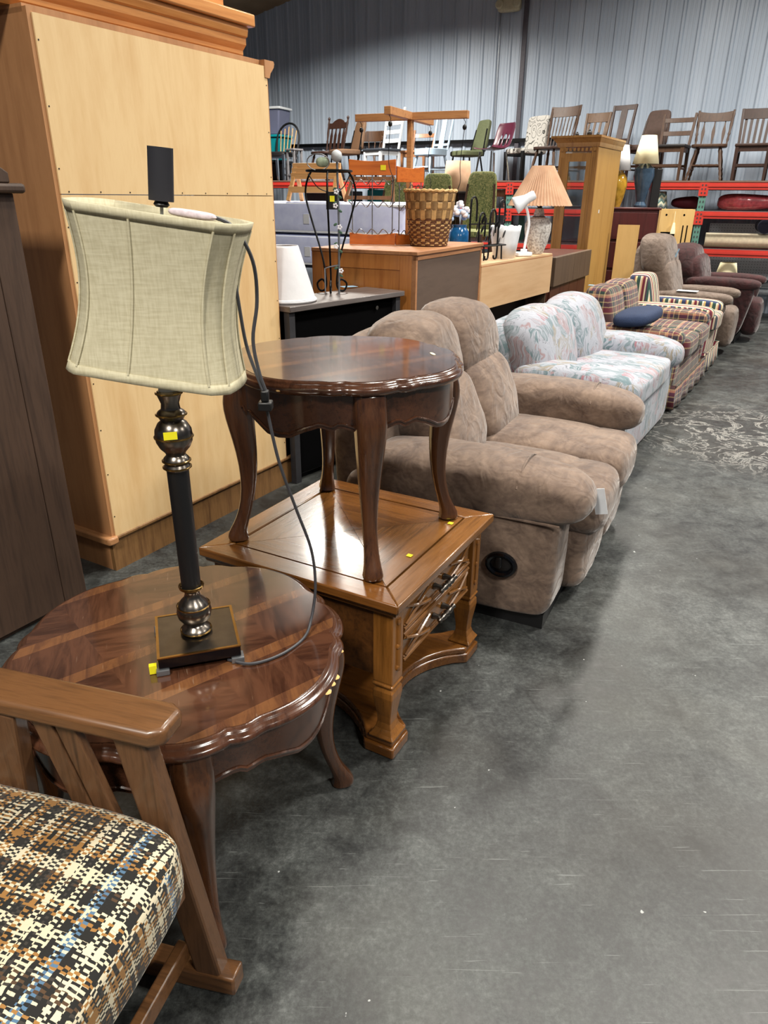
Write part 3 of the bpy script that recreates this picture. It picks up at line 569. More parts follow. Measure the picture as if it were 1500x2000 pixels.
def shade(name, label, cat, loc, r0, r1, h, mat, n=28, pleat=0.0, rz=0):
    b = B(); ro = [[((r0 if i == 0 else r1) * (1 + pleat * (k % 2)) * math.cos(2 * math.pi * k / n), (r0 if i == 0 else r1) * (1 + pleat * (k % 2)) * math.sin(2 * math.pi * k / n), i * h) for k in range(n)] for i in (0, 1)]
    b.loft(ro, caps=False); o = b.build(name, mat, loc=loc, smooth=38 if not pleat else None, rot=(0, 0, R_(rz))); md = o.modifiers.new('solid', 'SOLIDIFY'); md.thickness = .004
    if label: tag(o, label, cat)
    return o
shade('lampshade', 'green and white chevron lamp shade on the second rack shelf', 'lampshade', on_rack(-.53, .16, 1.372), .13, .085, .22, 'chevron')
shade('lampshade', 'cream lamp shade on the lowest shelf behind the maroon recliner', 'lampshade', on_rack(.46, .2, .448), .165, .10, .29, 'cream_shade')
def roll(label, s0, s1, z, r, mat, off):
    c = thing('rolled_carpet', label, 'carpet', on_rack(s0, off, z + r), rack_a)
    B().tube([(0, 0, 0), (s1 - s0, 0, 0)], r, 20).build('roll', mat, c); 
    B().tube([((s1 - s0) * .4, 0, 0), ((s1 - s0) * .52, 0, 0)], r + .002, 20).build('tape', 'paper', c); B().tube([(-.004, 0, 0), (.0, 0, 0)], r * .4, 12).build('core', 'black_void', c)
roll('cream rolled carpet lying on the third rack shelf', .12, 2.3, .93, .085, 'carpet_cream', .2)
o = B().lathe([(.085, 0), (.085, .6)], 20).lathe([(.03, -.004), (.03, .0)], 12).xf(Matrix.Rotation(R_(-90), 4, 'X')).build('rolled_carpet', 'navy', loc=on_rack(.80, .1, 1.19), rot=(0, 0, RA)); tag(o, 'dark blue rolled carpet end resting on the cream carpet', 'carpet')
o = B().puff((0, 0, .08), (.34, .26, .17), 2.6, 8).build('wicker_basket', 'wicker_brown', loc=on_rack(-.24, .2, .925), rot=(0, 0, RA)); tag(o, 'small brown wicker basket beside the rolled carpet', 'basket')
for i, (s0, s1, z0, z1, lab) in enumerate(((.2, 1.15, .48, .86, 'perforated white pegboard standing on the lowest rack shelf'), (.16, 1.0, .95, 1.2, 'perforated white pegboard behind the cream carpet'), (-.9, -.15, .95, 1.2, 'perforated white pegboard behind the wicker basket'))):
    o = B().box(s0, s1, .86, .875, z0, z1).build('pegboard', 'pegboard', loc=(4.03, 9.95, 0), rot=(0, 0, RA), smooth=None); tag(o, lab, 'board')
g = thing('garland', 'dark green artificial garland hanging from the rack', 'garland', on_rack(-.62, -.06, 1.25), rack_a)
B().tube([(0, 0, 0), (.03, 0, -.2), (-.02, 0, -.42), (.05, .01, -.58)], .012, 6).build('stem', 'leaf_green', g)
lm_ = B().add([(0, 0, 0), (.03, .01, .02), (.08, 0, .0), (.03, -.01, -.02)], [(0, 1, 2), (0, 2, 3), (2, 1, 0), (3, 2, 0)]).mesh('leaf', 'leaf_green', None)
for k in range(46): link_part('leaf', lm_, g, (random.uniform(-.05, .05), random.uniform(-.03, .03), -random.random() * .58), (random.uniform(-1, 1), random.uniform(-1, 1), random.random() * 6.3))
for (s, w, h, mat, nm, lab) in ((-3.1, .5, .2, 'dark_vinyl', 'carton', 'dark carton on the second shelf behind the iron rack'), (-4.4, .7, .22, 'teal_tub', 'crate', 'teal crate on the second shelf below the white chair'), (-5.4, .8, .2, 'grey_dark', 'carton', 'dark carton on the second shelf behind the folding frame'), (-3.75, .4, .2, 'red_steel', 'toolbox', 'red toolbox on the second shelf behind the wooden hanger')):
    o = B().box(-w / 2, w / 2, 0, .4, 0, h).build(nm, mat, loc=on_rack(s, .2, 1.372), rot=(0, 0, RA), bevel=.01); tag(o, lab, 'box')
sp_ = thing('spindle_frame', 'small golden oak spindle frame on the second rack shelf', 'frame', on_rack(-2.72, .10, 1.372), rack_a)
for x in (-.14, 0, .14): turned((x, 0, 0), (x, .01, .25), .02).build('post', 'ch_light', sp_)
B().box(-.16, .16, -.01, .012, .14, .23).build('panel', 'ch_light', sp_, bevel=.01)

# ------------------------------------------------------------------ tall cabinet seen from behind, and the dark piece before it
tc_ = thing('tall_cabinet', 'tall cabinet with its pale plywood back turned to the aisle', 'cabinet', (-1.16, 2.73, 0), 59.8)
Wc, Dc = 1.214, .5
B().box(0, .022, 0, Dc, .15, 2.05).build('side_panel', 'ply_side', tc_, smooth=None); B().box(Wc - .022, Wc, 0, Dc, .15, 2.05).build('side_panel', 'ply_side', tc_, smooth=None)
B().box(.016, Wc - .012, -.006, .004, .15, 1.497).build('back_panel', 'ply', tc_, smooth=None); B().box(.016, Wc - .012, -.006, .004, 1.5, 2.035).build('back_panel', 'ply', tc_, smooth=None)
B().box(0, Wc, .02, Dc, 2.035, 2.06).build('top', 'ply_side', tc_, smooth=None)
nail = B().lathe([(.003, 0), (.003, .003)], 6).xf(Matrix.Rotation(R_(90), 4, 'X')).mesh('nail', 'groove', None)
for k in range(9): link_part('nail', nail, tc_, (.05 + k * .138, -.004, 1.507))
for k in range(10):
    link_part('nail', nail, tc_, (.024, -.004, .25 + k * .19)); link_part('nail', nail, tc_, (Wc - .02, -.004, .25 + k * .19))
B().prism([(-.03, -.012), (-.012, -.02), (.02, -.02), (.02, 0), (.02, Dc), (-.03, Dc)], .13, .165).build('base_moulding', 'ply_side', tc_, bevel=.008)
B().box(.02, Wc + .06, -.012, .01, .145, .16).build('base_moulding', 'ply_raw_shaded', tc_, bevel=.004)
B().box(-.004, Wc + .05, 0, .02, 0, .145).build('plinth', 'ply_raw_shaded', tc_, smooth=None); B().box(-.004, .016, .02, Dc, 0, .13).build('plinth', 'ply_side', tc_, smooth=None)
rr = [[(Wc - .01 + a, -.01, z), (Wc - .01 + a, Dc, z), (Wc - .03, Dc, z), (Wc - .03, -.01, z)] for a, z in ((.012, 1.99), (.02, 2.01), (.045, 2.035), (.05, 2.05), (.045, 2.06))]
B().loft(rr).build('cornice', 'ply_side', tc_, smooth=None)
pc = thing('crown_piece', 'orange pine crown moulding lying on the tall cabinet', 'moulding', (-1.16, 2.73, 2.06), 59.8)
B().loft([[(x, y, z) for x in ()] or [(-.45, y, z), (1.13 + .0, y, z), (1.13, y + .3, z), (-.45, y + .3, z)] for y, z in ((.08, 0), (.065, .015), (.065, .03), (.045, .05), (.045, .075), (.035, .08), (.03, .1), (.03, .115))]).build('cornice', 'pine', pc, smooth=None)
B().box(-.45, 1.16, .01, .33, .117, .165).build('shelf_board', 'pine', pc, bevel=.006); B().box(-.45, 1.03, .07, .3, .165, .225).build('cap_board', 'pine', pc, bevel=.006)
dk = thing('dark_dresser', 'dark weathered wooden dresser at the left edge, back to the aisle', 'dresser', (-1.20, 2.5, 0), 59.8)
for i, (a, b_) in enumerate(((-.10, 0), (-.42, -.102), (-.8, -.422), (-1.2, -.802))): B().box(a, b_, 0, .02, .02, 1.5).build('board', 'dark_old', dk, smooth=None, bevel=.003)
B().box(-1.2, 0, .02, .45, 0, 1.5).build('carcass', 'dark_old', dk, smooth=None)
B().box(-1.23, .03, -.03, .47, 1.5, 1.53).build('top', 'dark_old', dk, bevel=.01)
B().prism([(-.42, 0), (-.02, 0), (-.02, .03), (-.05, .05), (-.07, .09), (-.12, .10), (-.16, .14), (-.42, .16)], 0, .025).xf(Matrix.Translation((0, .0, 1.53)) @ Matrix.Rotation(R_(90), 4, 'X') ).build('scroll', 'dark_old', dk, bevel=.004)

# ------------------------------------------------------------------ black server table and what stands on it
ds_ = thing('server_table', 'black server table with a grey wood-look top', 'table', (.115, 4.48, 0), 50.5)
B().box(-.95, 0, 0, .31, .95, .98).build('top', 'grey_top', ds_, bevel=.004)
for x in (-.92, -.04): B().box(x - .02, x + .02, .02, .06, 0, .95).build('leg', 'grey_dark', ds_, smooth=None); B().box(x - .02, x + .02, .25, .29, 0, .95).build('leg', 'grey_dark', ds_, smooth=None)
B().box(-.9, -.06, .05, .06, .04, .945).build('shaded_front_panel', 'black_void', ds_, smooth=None); B().box(-.9, -.06, .27, .28, .04, .945).build('back_panel', 'black', ds_, smooth=None); B().box(-.9, -.06, .06, .27, .03, .05).build('shelf', 'black', ds_, smooth=None)  # front panel painted lightless black for the shade under the table top
B().lathe([(.008, 0), (.012, .012)], 10).xf(Matrix.Rotation(R_(90), 4, 'X')).build('knob', 'pewter', ds_, loc=(-.22, .045, .9))
s1 = thing('lampshade', 'white embossed lamp shade on the black server table', 'lampshade', (-.545, 3.985, .982), 0)
def shell_(prof, n, mat, name, par, th=.003, **k):
    o = B().lathe(prof, n, caps=False).build(name, mat, par, **k); md = o.modifiers.new('solid', 'SOLIDIFY'); md.thickness = th; return o
shell_([(.168, 0), (.168, .016), (.162, .02), (.125, .14), (.085, .27), (.08, .28)], 36, 'white_shade', 'shade', s1)
B().tube(arc((0, 0, .008), .168, 0, 345, 30, 'xy'), .005, 6, closed=True).build('rim', 'white_shade', s1)
o = B().box(-.05, .05, -.035, .035, 0, .001).build('paper_slip', 'blue_tag', loc=(-.235, 4.66, .9815), rot=(0, 0, .5)); tag(o, 'small blue paper slip on the black server table', 'paper')
ps = thing('wire_plant_stand', 'black wrought iron plant stand with scrolled feet', 'plant stand', (-.32, 4.36, .982), 20)
for k in range(3):
    prof_ = spline([(.04, 0, .045), (.065, 0, .07), (.10, 0, .045), (.085, 0, .008), (.05, 0, .012), (.035, 0, .06), (.06, 0, .2), (.13, 0, .4), (.165, 0, .52), (.15, 0, .6), (.12, 0, .645)], 6)
    B().tube(prof_, .006, 6).xf(Matrix.Rotation(R_(10 + 120 * k), 4, 'Z')).build('leg', 'black_metal', ps)
B().tube(arc((0, 0, .645), .125, 0, 350, 35, 'xy'), .006, 6, closed=True).build('top_ring', 'black_metal', ps)
for k in range(2): B().tube(spline([(.12 * (-1) ** k, 0, .63), (.07 * (-1) ** k, -.02, .56), (0, -.03, .535)], 6), .003, 5).build('wire', 'black_metal', ps)
sg = B().box(-.035, .035, -.004, .0, .45, .54).build('card', 'black', ps, smooth=None, loc=(0, -.05, 0)); B().box(-.015, .012, -.006, -.0045, .49, .52).build('sticker', 'yellow_tag', sg, smooth=None)
gs = thing('garden_stake', 'grey metal garden stake with blossoms inside the iron stand', 'ornament', (-.27, 4.27, .982), 0)
B().tube([(0, 0, 0), (.005, 0, .4), (0, .0, .7)], .006, 6).build('rod', 'steel', gs); B().tube([(0, 0, .16), (-.05, .01, .15), (-.08, .01, .14), (-.08, .01, 0)], .004, 6).build('foot_wire', 'steel', gs)
pet = B()
for k in range(5):
    a = 2 * math.pi * k / 5; pet.puff((math.cos(a) * .009, 0, math.sin(a) * .009), (.013, .006, .013), 2, 3)
pm = pet.mesh('blossom', 'petal', 38); lf = B().puff((.012, 0, 0), (.024, .004, .014), 2, 4).mesh('leaf', 'leaf_green', 38)
for (dx, z) in ((-.012, .47), (.01, .36), (-.012, .26), (.014, .13), (-.006, .54)): link_part('blossom', pm, gs, (dx, -.012, z)); link_part('leaf', lf, gs, (.004, -.006, z - .02), (0, .6, 0)); link_part('leaf', lf, gs, (-.004, -.006, z + .02), (0, 2.6, 0))
B().puff((0, -.02, .715), (.06, .06, .06), 2, 8).build('ball', 'white_paint', gs); B().puff((-.075, -.01, .685), (.075, .03, .05), 2.4, 8).build('bud', 'pale_bud', gs)
B().tube([(-.10 + .06 * math.cos(a / 10), -.02, .685 + .04 * math.sin(a / 10)) for a in range(0, 63, 4)], .003, 5, closed=True).build('hoop', 'steel', gs)

# ------------------------------------------------------------------ stacked mattresses
def mattress(label, z, h, body, trim, k):
    m = thing('mattress' if k < 2 else 'box_spring', label, 'mattress', (.16, 6.32, z), -27)
    B().puff((-.95, .5, h / 2), (1.9, 1.0, h - .01), 14, 10).build('body', body, m)
    if k < 2:
        for zz in (.018, h - .03):
            B().tube([(-1.885, .015, zz), (-.015, .015, zz), (-.015, .985, zz), (-1.885, .985, zz)], .014, 6, closed=True).build('piping', trim, m)
        B().box(-1.0, -.94, -.003, .0, .08, .16).build('label_tag', 'paper', m, smooth=None)
mattress('lavender quilted mattress on top of the stack', 1.195, .265, 'lavender_side', 'mattress_trim', 0)
mattress('lavender quilted mattress second in the stack', .925, .265, 'lavender_side', 'mattress_trim', 1)
mattress('grey box spring directly under the lavender mattresses', .62, .3, 'box_spring', 'mattress_trim', 2)
mattress('grey box spring, second from the floor in the stack', .31, .3, 'box_spring', 'mattress_trim', 3)
mattress('grey box spring lowest in the mattress stack', .0, .3, 'box_spring', 'mattress_trim', 4)
pf = thing('pine_frame', 'small pine slatted folding frame on the mattress stack', 'frame', (-.62, 6.95, 1.46), -20)
for sx in (-.22, .22): B().bar((sx, -.14, 0), (sx * .9, 0, .28), .03, .025, (1, 0, 0)).build('leg', 'pine_light', pf, smooth=None); B().bar((sx, .14, 0), (sx * .9, 0, .27), .03, .025, (1, 0, 0)).build('leg', 'pine_light', pf, smooth=None)
for (y, z) in ((-.1, .09), (-.02, .24), (0, .28), (-.04, .2)): B().bar((-.23, y, z), (.23, y, z), .03, .05).build('rail', 'pine_light', pf, smooth=None, bevel=.004)
pf2 = thing('pink_frame', 'faded brown wooden frame lying on the mattress stack', 'frame', (-.12, 6.75, 1.46), -20)
for sx in (-.2, .2): B().bar((sx * 1.1, -.1, 0), (sx * .9, 0, .2), .025, .02, (1, 0, 0)).build('leg', 'ch_light', pf2, smooth=None)
for z in (.02, .17): B().bar((-.21, -.08 + z * .3, z + .01), (.21, -.08 + z * .3, z + .01), .02, .03).build('rail', 'ch_light', pf2, smooth=None)

# ------------------------------------------------------------------ maple chest of drawers, back to the aisle
dr = thing('chest_of_drawers', 'maple chest with a dark brown hardboard back, behind the brown loveseat', 'chest', (.18, 4.51, 0), 62.8)
Ld, Dd, Hd = 1.13, .74, 1.2
B().box(-.006, Ld + .006, -.01, Dd, Hd - .022, Hd).build('top', 'raw_edge', dr, bevel=.003)
B().box(.02, Ld - .02, .004, .012, .05, Hd - .03).build('back_panel', 'brown_board', dr, smooth=None)
for x0, x1 in ((0, .022), (Ld - .022, Ld)): B().box(x0, x1, 0, .03, 0, Hd - .022).build('edge_strip', 'raw_edge', dr, smooth=None)
B().box(0, Ld, 0, .02, Hd - .05, Hd - .022).build('edge_strip', 'raw_edge', dr, smooth=None)
for (y0, y1, z0, z1) in ((.03, .11, .0, Hd - .022), (Dd - .08, Dd, .0, Hd - .022), (.11, Dd - .08, Hd - .11, Hd - .022), (.11, Dd - .08, 0, .12)): B().box(0, .02, y0, y1, z0, z1).build('side_rail', 'maple', dr, smooth=None, bevel=.002)
B().box(.008, .02, .11, Dd - .08, .12, Hd - .11).build('side_panel', 'maple', dr, smooth=None); B().box(Ld - .02, Ld, .03, Dd, 0, Hd - .022).build('side_panel', 'maple', dr, smooth=None)
for k in range(4): d = B().box(.03, Ld - .03, Dd - .01, Dd + .012, .08 + k * .27, .33 + k * .27).build('drawer', 'maple', dr, smooth=None, bevel=.004); B().lathe([(.012, 0), (.018, .02)], 10).xf(Matrix.Rotation(R_(-90), 4, 'X')).build('knob', 'pewter', d, loc=(Ld / 2, Dd + .012, .2 + k * .27))
# woven basket
bk = thing('woven_basket', 'woven splint waste basket on the maple chest', 'basket', (.285, 5.09, 1.202), 0)
NB, HB = 26, .335
rad = lambda z: .118 + .048 * (z / HB) ** .9
B().lathe([(.0, .004), (.118, .004), (.118, .012), (.0, .012)], 28, caps=False).build('base', 'basket_tan', bk)
ZS = [i * .031 + .165 for i in range(6)]
for k in range(NB):   # upright splints, weaving in and out of the bands
    a0 = 2 * math.pi * k / NB; hw = .40 * 2 * math.pi / NB; rr = []
    for i in range(25):
        z = .006 + i * (HB - .012) / 24; ph = 0.0
        band = int((z - .17) / .052) if z > .17 else int(z / .0155)
        ph = .0035 if ((band + k) % 2 == 0) else -.0035
        r = rad(z) + ph; rr.append([(r * math.cos(a0 - hw), r * math.sin(a0 - hw), z), (r * math.cos(a0 + hw), r * math.sin(a0 + hw), z), ((r - .002) * math.cos(a0 + hw), (r - .002) * math.sin(a0 + hw), z), ((r - .002) * math.cos(a0 - hw), (r - .002) * math.sin(a0 - hw), z)])
    B().loft(rr).build('splint', 'basket_light', bk, smooth=None)
def weaver(z0, z1, par, mat):
    rr = []
    for i in range(NB * 4):
        a = 2 * math.pi * i / (NB * 4); w = -.0035 * math.cos(a * NB / 2) * 1.0; kk = (i / 4)
        w = .0035 * (-1 if par else 1) * math.cos(math.pi * kk)
        r0, r1 = rad(z0) - w, rad(z1) - w
        rr.append([(r0 * math.cos(a), r0 * math.sin(a), z0), ((r0 + .002) * math.cos(a), (r0 + .002) * math.sin(a), z0), ((r1 + .002) * math.cos(a), (r1 + .002) * math.sin(a), z1), (r1 * math.cos(a), r1 * math.sin(a), z1)])
    B().loft(rr, closed=True).build('weaver', mat, bk)
for j in range(3): weaver(.172 + j * .052, .221 + j * .052, (j + 3) % 2 == 0, 'basket_tan')
for j in range(11): weaver(.002 + j * .0155, .0135 + j * .0155, j % 2 == 1, 'basket_dark')
B().tube([((rad(HB) + .003 * math.cos(a * 26)) * math.cos(a), (rad(HB) + .003 * math.cos(a * 26)) * math.sin(a), HB + .003 * math.sin(a * 26)) for a in [2 * math.pi * i / 208 for i in range(208)]], .010, 6, closed=True).build('rim', 'basket_light', bk)
# hinged organiser with wire hooks
og = thing('wire_organiser', 'folding orange wood organiser with wavy wire racks on the chest', 'organiser', (-.10, 5.15, 1.202), -8)
def leaf(x0, ang, hgt, tags):
    M0 = Matrix.Translation((x0, 0, 0)) @ Matrix.Rotation(R_(ang), 4, 'Z'); w = .31 if tags else .2
    for z0, z1 in ((0, .075), (hgt - .095, hgt)):
        pts = [(0, z0), (w, z0), (w, z1)] + [(w * (1 - i / 10), z1 - .012 * math.sin(math.pi * i / 10)) for i in range(1, 10)] + [(0, z1)]
        p = B().prism([(x, z) for x, z in pts], -.009, .009).xf(M0 @ Matrix.Rotation(R_(90), 4, 'X')).build('board', 'orange_wood', og, bevel=.002)
        if tags and z0 > 0: B().box(.21, .245, -.011, -.0095, z0 + .03, z0 + .06).xf(M0).build('sticker', 'yellow_tag', p, smooth=None)
    for x in (.02, w * .5, w - .02): B().tube([M0 @ Vector((x, -.004, .04)), M0 @ Vector((x, -.004, hgt - .05))], .0035, 6).build('wire', 'steel', og)
    for z in (hgt * .16, hgt * .48, hgt * .74): B().tube([M0 @ Vector((w * i / 40, -.016 - .01 * math.cos(i / 40 * 2 * math.pi * 4), z + .016 * math.cos(i / 40 * 2 * math.pi * 4))) for i in range(41)], .003, 6).build('wavy_wire', 'steel', og)
leaf(-.15, 0, .52, True); leaf(.165, 34, .48, False)
# wooden hanger with cross arms
hg = thing('cross_hanger', 'wooden post with crossed arms and hanging cords on the chest', 'hanger', (.155, 5.40, 1.202), -23)
B().box(-.017, .017, -.02, .02, .03, .765).build('post', 'cedar', hg, smooth=None, bevel=.002)
B().box(-.13, .13, -.02, .02, 0, .03).build('foot', 'cedar', hg, smooth=None); B().box(-.02, .02, -.13, -.02, 0, .03).box(-.02, .02, .02, .13, 0, .03).build('foot', 'cedar', hg, smooth=None)
B().box(-.40, .40, -.022, .022, .765, .81).build('arm', 'cedar', hg, smooth=None, bevel=.002); B().box(-.022, .022, -.40, -.024, .765, .81).build('arm', 'cedar', hg, smooth=None, bevel=.002); B().box(-.022, .022, .024, .40, .765, .81).build('arm', 'cedar', hg, smooth=None, bevel=.002)
for (x, y) in ((-.37, 0), (.37, 0), (0, -.37), (0, .37)):
    B().tube([(x, y, .765), (x + .012, y, .745), (x + .008, y, .73)], .002, 5).build('hook', 'black_metal', hg)
    B().puff((x + .008, y, .715), (.028, .028, .034), 2, 6).build('toggle', 'black', hg)
    B().tube(spline([(x + .008, y, .705), (x * .97, y, .5), (x * .9 + .03, y * .95, .38), (x * .8, y * .9, .25)], 5), .0022, 5).build('cord', 'black', hg)

# ------------------------------------------------------------------ oak laminate desk, back to the aisle, and what stands on it
ok_ = thing('oak_desk', 'long desk with a pale oak laminate back panel', 'desk', (.70, 5.51, 0), 57.4)
Lo = 1.45
B().box(0, Lo, 0, .5, 1.03, 1.05).build('top', 'oak_laminate', ok_, smooth=None, bevel=.002); B().box(0.0, Lo, -.004, .012, .72, 1.028).build('back_panel', 'oak_laminate', ok_, smooth=None)
B().box(.0, Lo, -.002, .014, 1.029, 1.036).build('edge_strip', 'raw_edge', ok_, smooth=None)
for x in (0.02, Lo - .04): B().box(x, x + .02, .02, .49, 0, 1.03).build('side_panel', 'dark_plank', ok_, smooth=None)
B().box(.05, Lo - .05, .2, .215, .1, 1.02).build('inner_panel', 'black', ok_, smooth=None)
def OK(x, y, z=1.052): return (.70 + x * math.cos(R_(57.4)) - y * math.sin(R_(57.4)), 5.51 + x * math.sin(R_(57.4)) + y * math.cos(R_(57.4)), z)
ir = thing('iron_holder', 'black wrought iron leaf holder at the near end of the oak desk', 'holder', OK(.33, .15), 50); ir.scale = (1.25, 1.2, 1.1)
for (x, h) in ((-.16, .40), (-.06, .30), (.06, .32), (.16, .38)):
    B().tube(spline([(x - .04, 0, .02), (x - .035, 0, -.0), (x - .01, 0, .0), (x, 0, .05), (x, 0, h - .05), (x + .02, 0, h), (x + .05, 0, h - .005), (x + .065, 0, h - .05), (x + .065, 0, h - .15)], 5), .006, 6).xf(Matrix.Translation((0, 0, .007))).build('rod', 'black_metal', ir)
for (z, y) in ((.24, 0), (.1, 0)): B().tube([(-.17, y, z), (.17, y, z)], .005, 6).build('crossbar', 'black_metal', ir)
B().tube([(-.17, 0, .1), (-.15, -.07, .1), (.15, -.07, .1), (.17, 0, .1)], .005, 6).build('crossbar', 'black_metal', ir)
for k in range(2): B().tube([(.1 * (-1) ** k, -.07, .1), (.1 * (-1) ** k, -.075, .007)], .005, 6).build('foot', 'black_metal', ir)
il = B().puff((0, 0, .028), (.03, .006, .06), 2, 5).mesh('leaf', 'black_metal', 38)
for k in range(15): link_part('leaf', il, ir, (-.17 + .35 * (k / 14), -.02 - .02 * (k % 2), .1 + .16 * ((k * 7) % 11) / 11), (.2, (k % 5 - 2) * .35, .3 * (k % 3)))
bu = thing('scalloped_bin', 'white waste bin with a scalloped rim on the oak desk', 'bin', OK(.66, .12), 0)
N = 64; V = []; rings = []
for t, z in ((0, 0), (.5, .12), (.86, .2), (1, .225)):
    rings.append([((.088 + .036 * t) * math.cos(2 * math.pi * k / N), (.088 + .036 * t) * math.sin(2 * math.pi * k / N), z + (.022 * abs(math.sin(4.5 * 2 * math.pi * k / N)) if t == 1 else 0)) for k in range(N)])
ob = B().loft(rings, caps=False).add([(.088 * math.cos(2 * math.pi * k / N), .088 * math.sin(2 * math.pi * k / N), .001) for k in range(N)], [tuple(range(N))]).build('body', 'white_gloss', bu); md = ob.modifiers.new('solid', 'SOLIDIFY'); md.thickness = .003
wl = thing('gooseneck_lamp', 'white gooseneck desk lamp on the oak desk', 'lamp', OK(.96, .09), 20)
B().box(-.06, .075, -.05, .05, 0, .032).build('base', 'white_gloss', wl, bevel=.008, bseg=3); B().box(-.005, .04, -.02, .02, .032, .055).build('switch_block', 'white_gloss', wl, bevel=.004)
B().tube(spline([(.018, 0, .04), (.03, 0, .14), (.045, 0, .24), (.03, 0, .32), (-.01, -.02, .39), (-.03, -.03, .405)], 6), .011, 8).build('neck', 'white_gloss', wl)
o = B().lathe([(.0, .10), (.028, .098), (.034, .085), (.034, .04), (.036, .02), (.06, -.05), (.066, -.075)], 24, caps=False).xf(Matrix.Translation((-.04, -.03, .425)) @ Matrix.Rotation(R_(58), 4, 'Y') @ Matrix.Rotation(R_(20), 4, 'X')).build('head', 'white_gloss', wl); md = o.modifiers.new('solid', 'SOLIDIFY'); md.thickness = .003
pl = thing('pleated_lamp', 'table lamp with peach pleated shade and rough white base', 'lamp', OK(1.30, .10), 0)
B().lathe([(.055, 0), (.062, .01), (.09, .08), (.113, .19), (.113, .245), (.09, .285), (.055, .296), (.046, .305), (.043, .33), (.035, .36), (.02, .368)], 32).build('base', 'speckle_white', pl)
B().lathe([(.05, .296), (.056, .300), (.05, .304)], 24).build('collar', 'black', pl); B().lathe([(.012, .36), (.02, .37), (.022, .40), (.01, .42)], 12).build('socket', 'black_metal', pl)
B().tube(spline([(.02, 0, .38), (.05, 0, .44), (.055, 0, .52), (.0, 0, .62), (-.055, 0, .52), (-.05, 0, .44), (-.02, 0, .38)], 5), .003, 6).build('harp', 'black_metal', pl)
NP = 112; o = B().loft([[((r + (dr_ if k % 2 else 0)) * math.cos(2 * math.pi * k / NP), (r + (dr_ if k % 2 else 0)) * math.sin(2 * math.pi * k / NP), z + (.006 if k % 2 and z < .5 else 0)) for k in range(NP)] for r, dr_, z in ((.262, .010, .385), (.088, .004, .695))], caps=False).build('shade', 'pleat_peach', pl, smooth=None); md = o.modifiers.new('solid', 'SOLIDIFY'); md.thickness = .002
vs = thing('flower_vase', 'blue glass vase of white flowers behind the iron holder', 'vase', OK(.40, .40), 0)
B().lathe([(.04, 0), (.06, .04), (.085, .12), (.08, .19), (.055, .23), (.06, .25)], 24).build('vase', 'blue_glass', vs)
fm = B().puff((0, 0, 0), (.045, .045, .035), 2.2, 5).mesh('bloom', 'petal', 38); fm2 = B().puff((0, 0, 0), (.045, .045, .035), 2.2, 5).mesh('bloom', 'petal_blue', 38)
for k in range(26): a = k * 2.4; r = .085 * math.sqrt((k % 13) / 13); link_part('bloom', fm if k % 3 else fm2, vs, (r * math.cos(a), r * math.sin(a), .27 + .12 * (1 - r / .1) + .02 * (k % 3)))
dd = thing('plank_dresser', 'dark plank furniture back between the oak desk and curio cabinet', 'dresser', (1.53, 6.94, 0), 61.7)
B().box(0, 1.35, .02, .4, 0, .995).build('carcass', 'redbrown', dd, smooth=None)
for k in range(2): B().box(k * .68, k * .68 + .67, -.035, .018, .74, 1.0).build('plank', 'dark_plank', dd, smooth=None, bevel=.004)
for k in range(4): B().box(.03 + k * .33, .355 + k * .33, -.002, .018, .02, .735).build('board', 'redbrown', dd, smooth=None, bevel=.003)

# ------------------------------------------------------------------ curio cabinet, boards, mahogany cabinet, ceramic lamps
hu = thing('curio_cabinet', 'tall oak curio cabinet with glass door and dentil cornice', 'cabinet', (2.23, 8.4, 0), 59)
Dh, Wh, Hh = .9, .42, 2.02
B().box(0, Dh, 0, .02, 0, Hh).build('side_panel', 'hutch_side', hu, smooth=None); B().box(.02, Dh, Wh - .02, Wh, 0, .64).build('side_panel', 'hutch_side', hu, smooth=None); B().box(.02, Dh, Wh - .012, Wh - .006, .64, Hh - .02).build('side_pane', 'glass', hu, smooth=None)
B().box(Dh - .02, Dh, .02, Wh - .02, 0, .64).build('back_panel', 'hutch_oak', hu, smooth=None); B().box(Dh - .012, Dh - .006, .02, Wh - .02, .64, Hh).build('back_pane', 'glass', hu, smooth=None); B().box(.02, Dh - .02, .02, Wh - .02, 0, .62).build('base_cabinet', 'hutch_oak', hu, smooth=None)
for y0, y1 in ((.0, .07), (Wh - .07, Wh)):
    B().box(-.02, .0, y0, y1, 0, Hh).build('stile', 'hutch_oak', hu, smooth=None, bevel=.003); 
    for q in (.025, .045): B().box(-.024, -.02, y0 + q - .004, y0 + q + .004, .7, Hh - .12).build('flute', 'hutch_oak', hu, smooth=None)
dn = B().box(-.024, -.004, .07, .115, .66, Hh - .08).box(-.024, -.004, Wh - .115, Wh - .07, .66, Hh - .08).box(-.024, -.004, .115, Wh - .115, Hh - .16, Hh - .08).box(-.024, -.004, .115, Wh - .115, .66, .74).build('door', 'hutch_oak', hu, smooth=None)
B().box(-.016, -.012, .11, Wh - .11, .74, Hh - .16).build('pane', 'glass', dn, smooth=None); B().box(-.02, .0, .07, Wh - .07, 0, .66).build('lower_door', 'hutch_oak', hu, smooth=None)
for k in range(9): B().box(-.034, -.02, .02 + k * .044, .046 + k * .044, Hh - .06, Hh - .03).build('dentil', 'hutch_oak', hu, smooth=None)
for z in (1.05, 1.42): B().box(.03, Dh - .03, .03, Wh - .03, z, z + .008).build('glass_shelf', 'glass', hu, smooth=None)
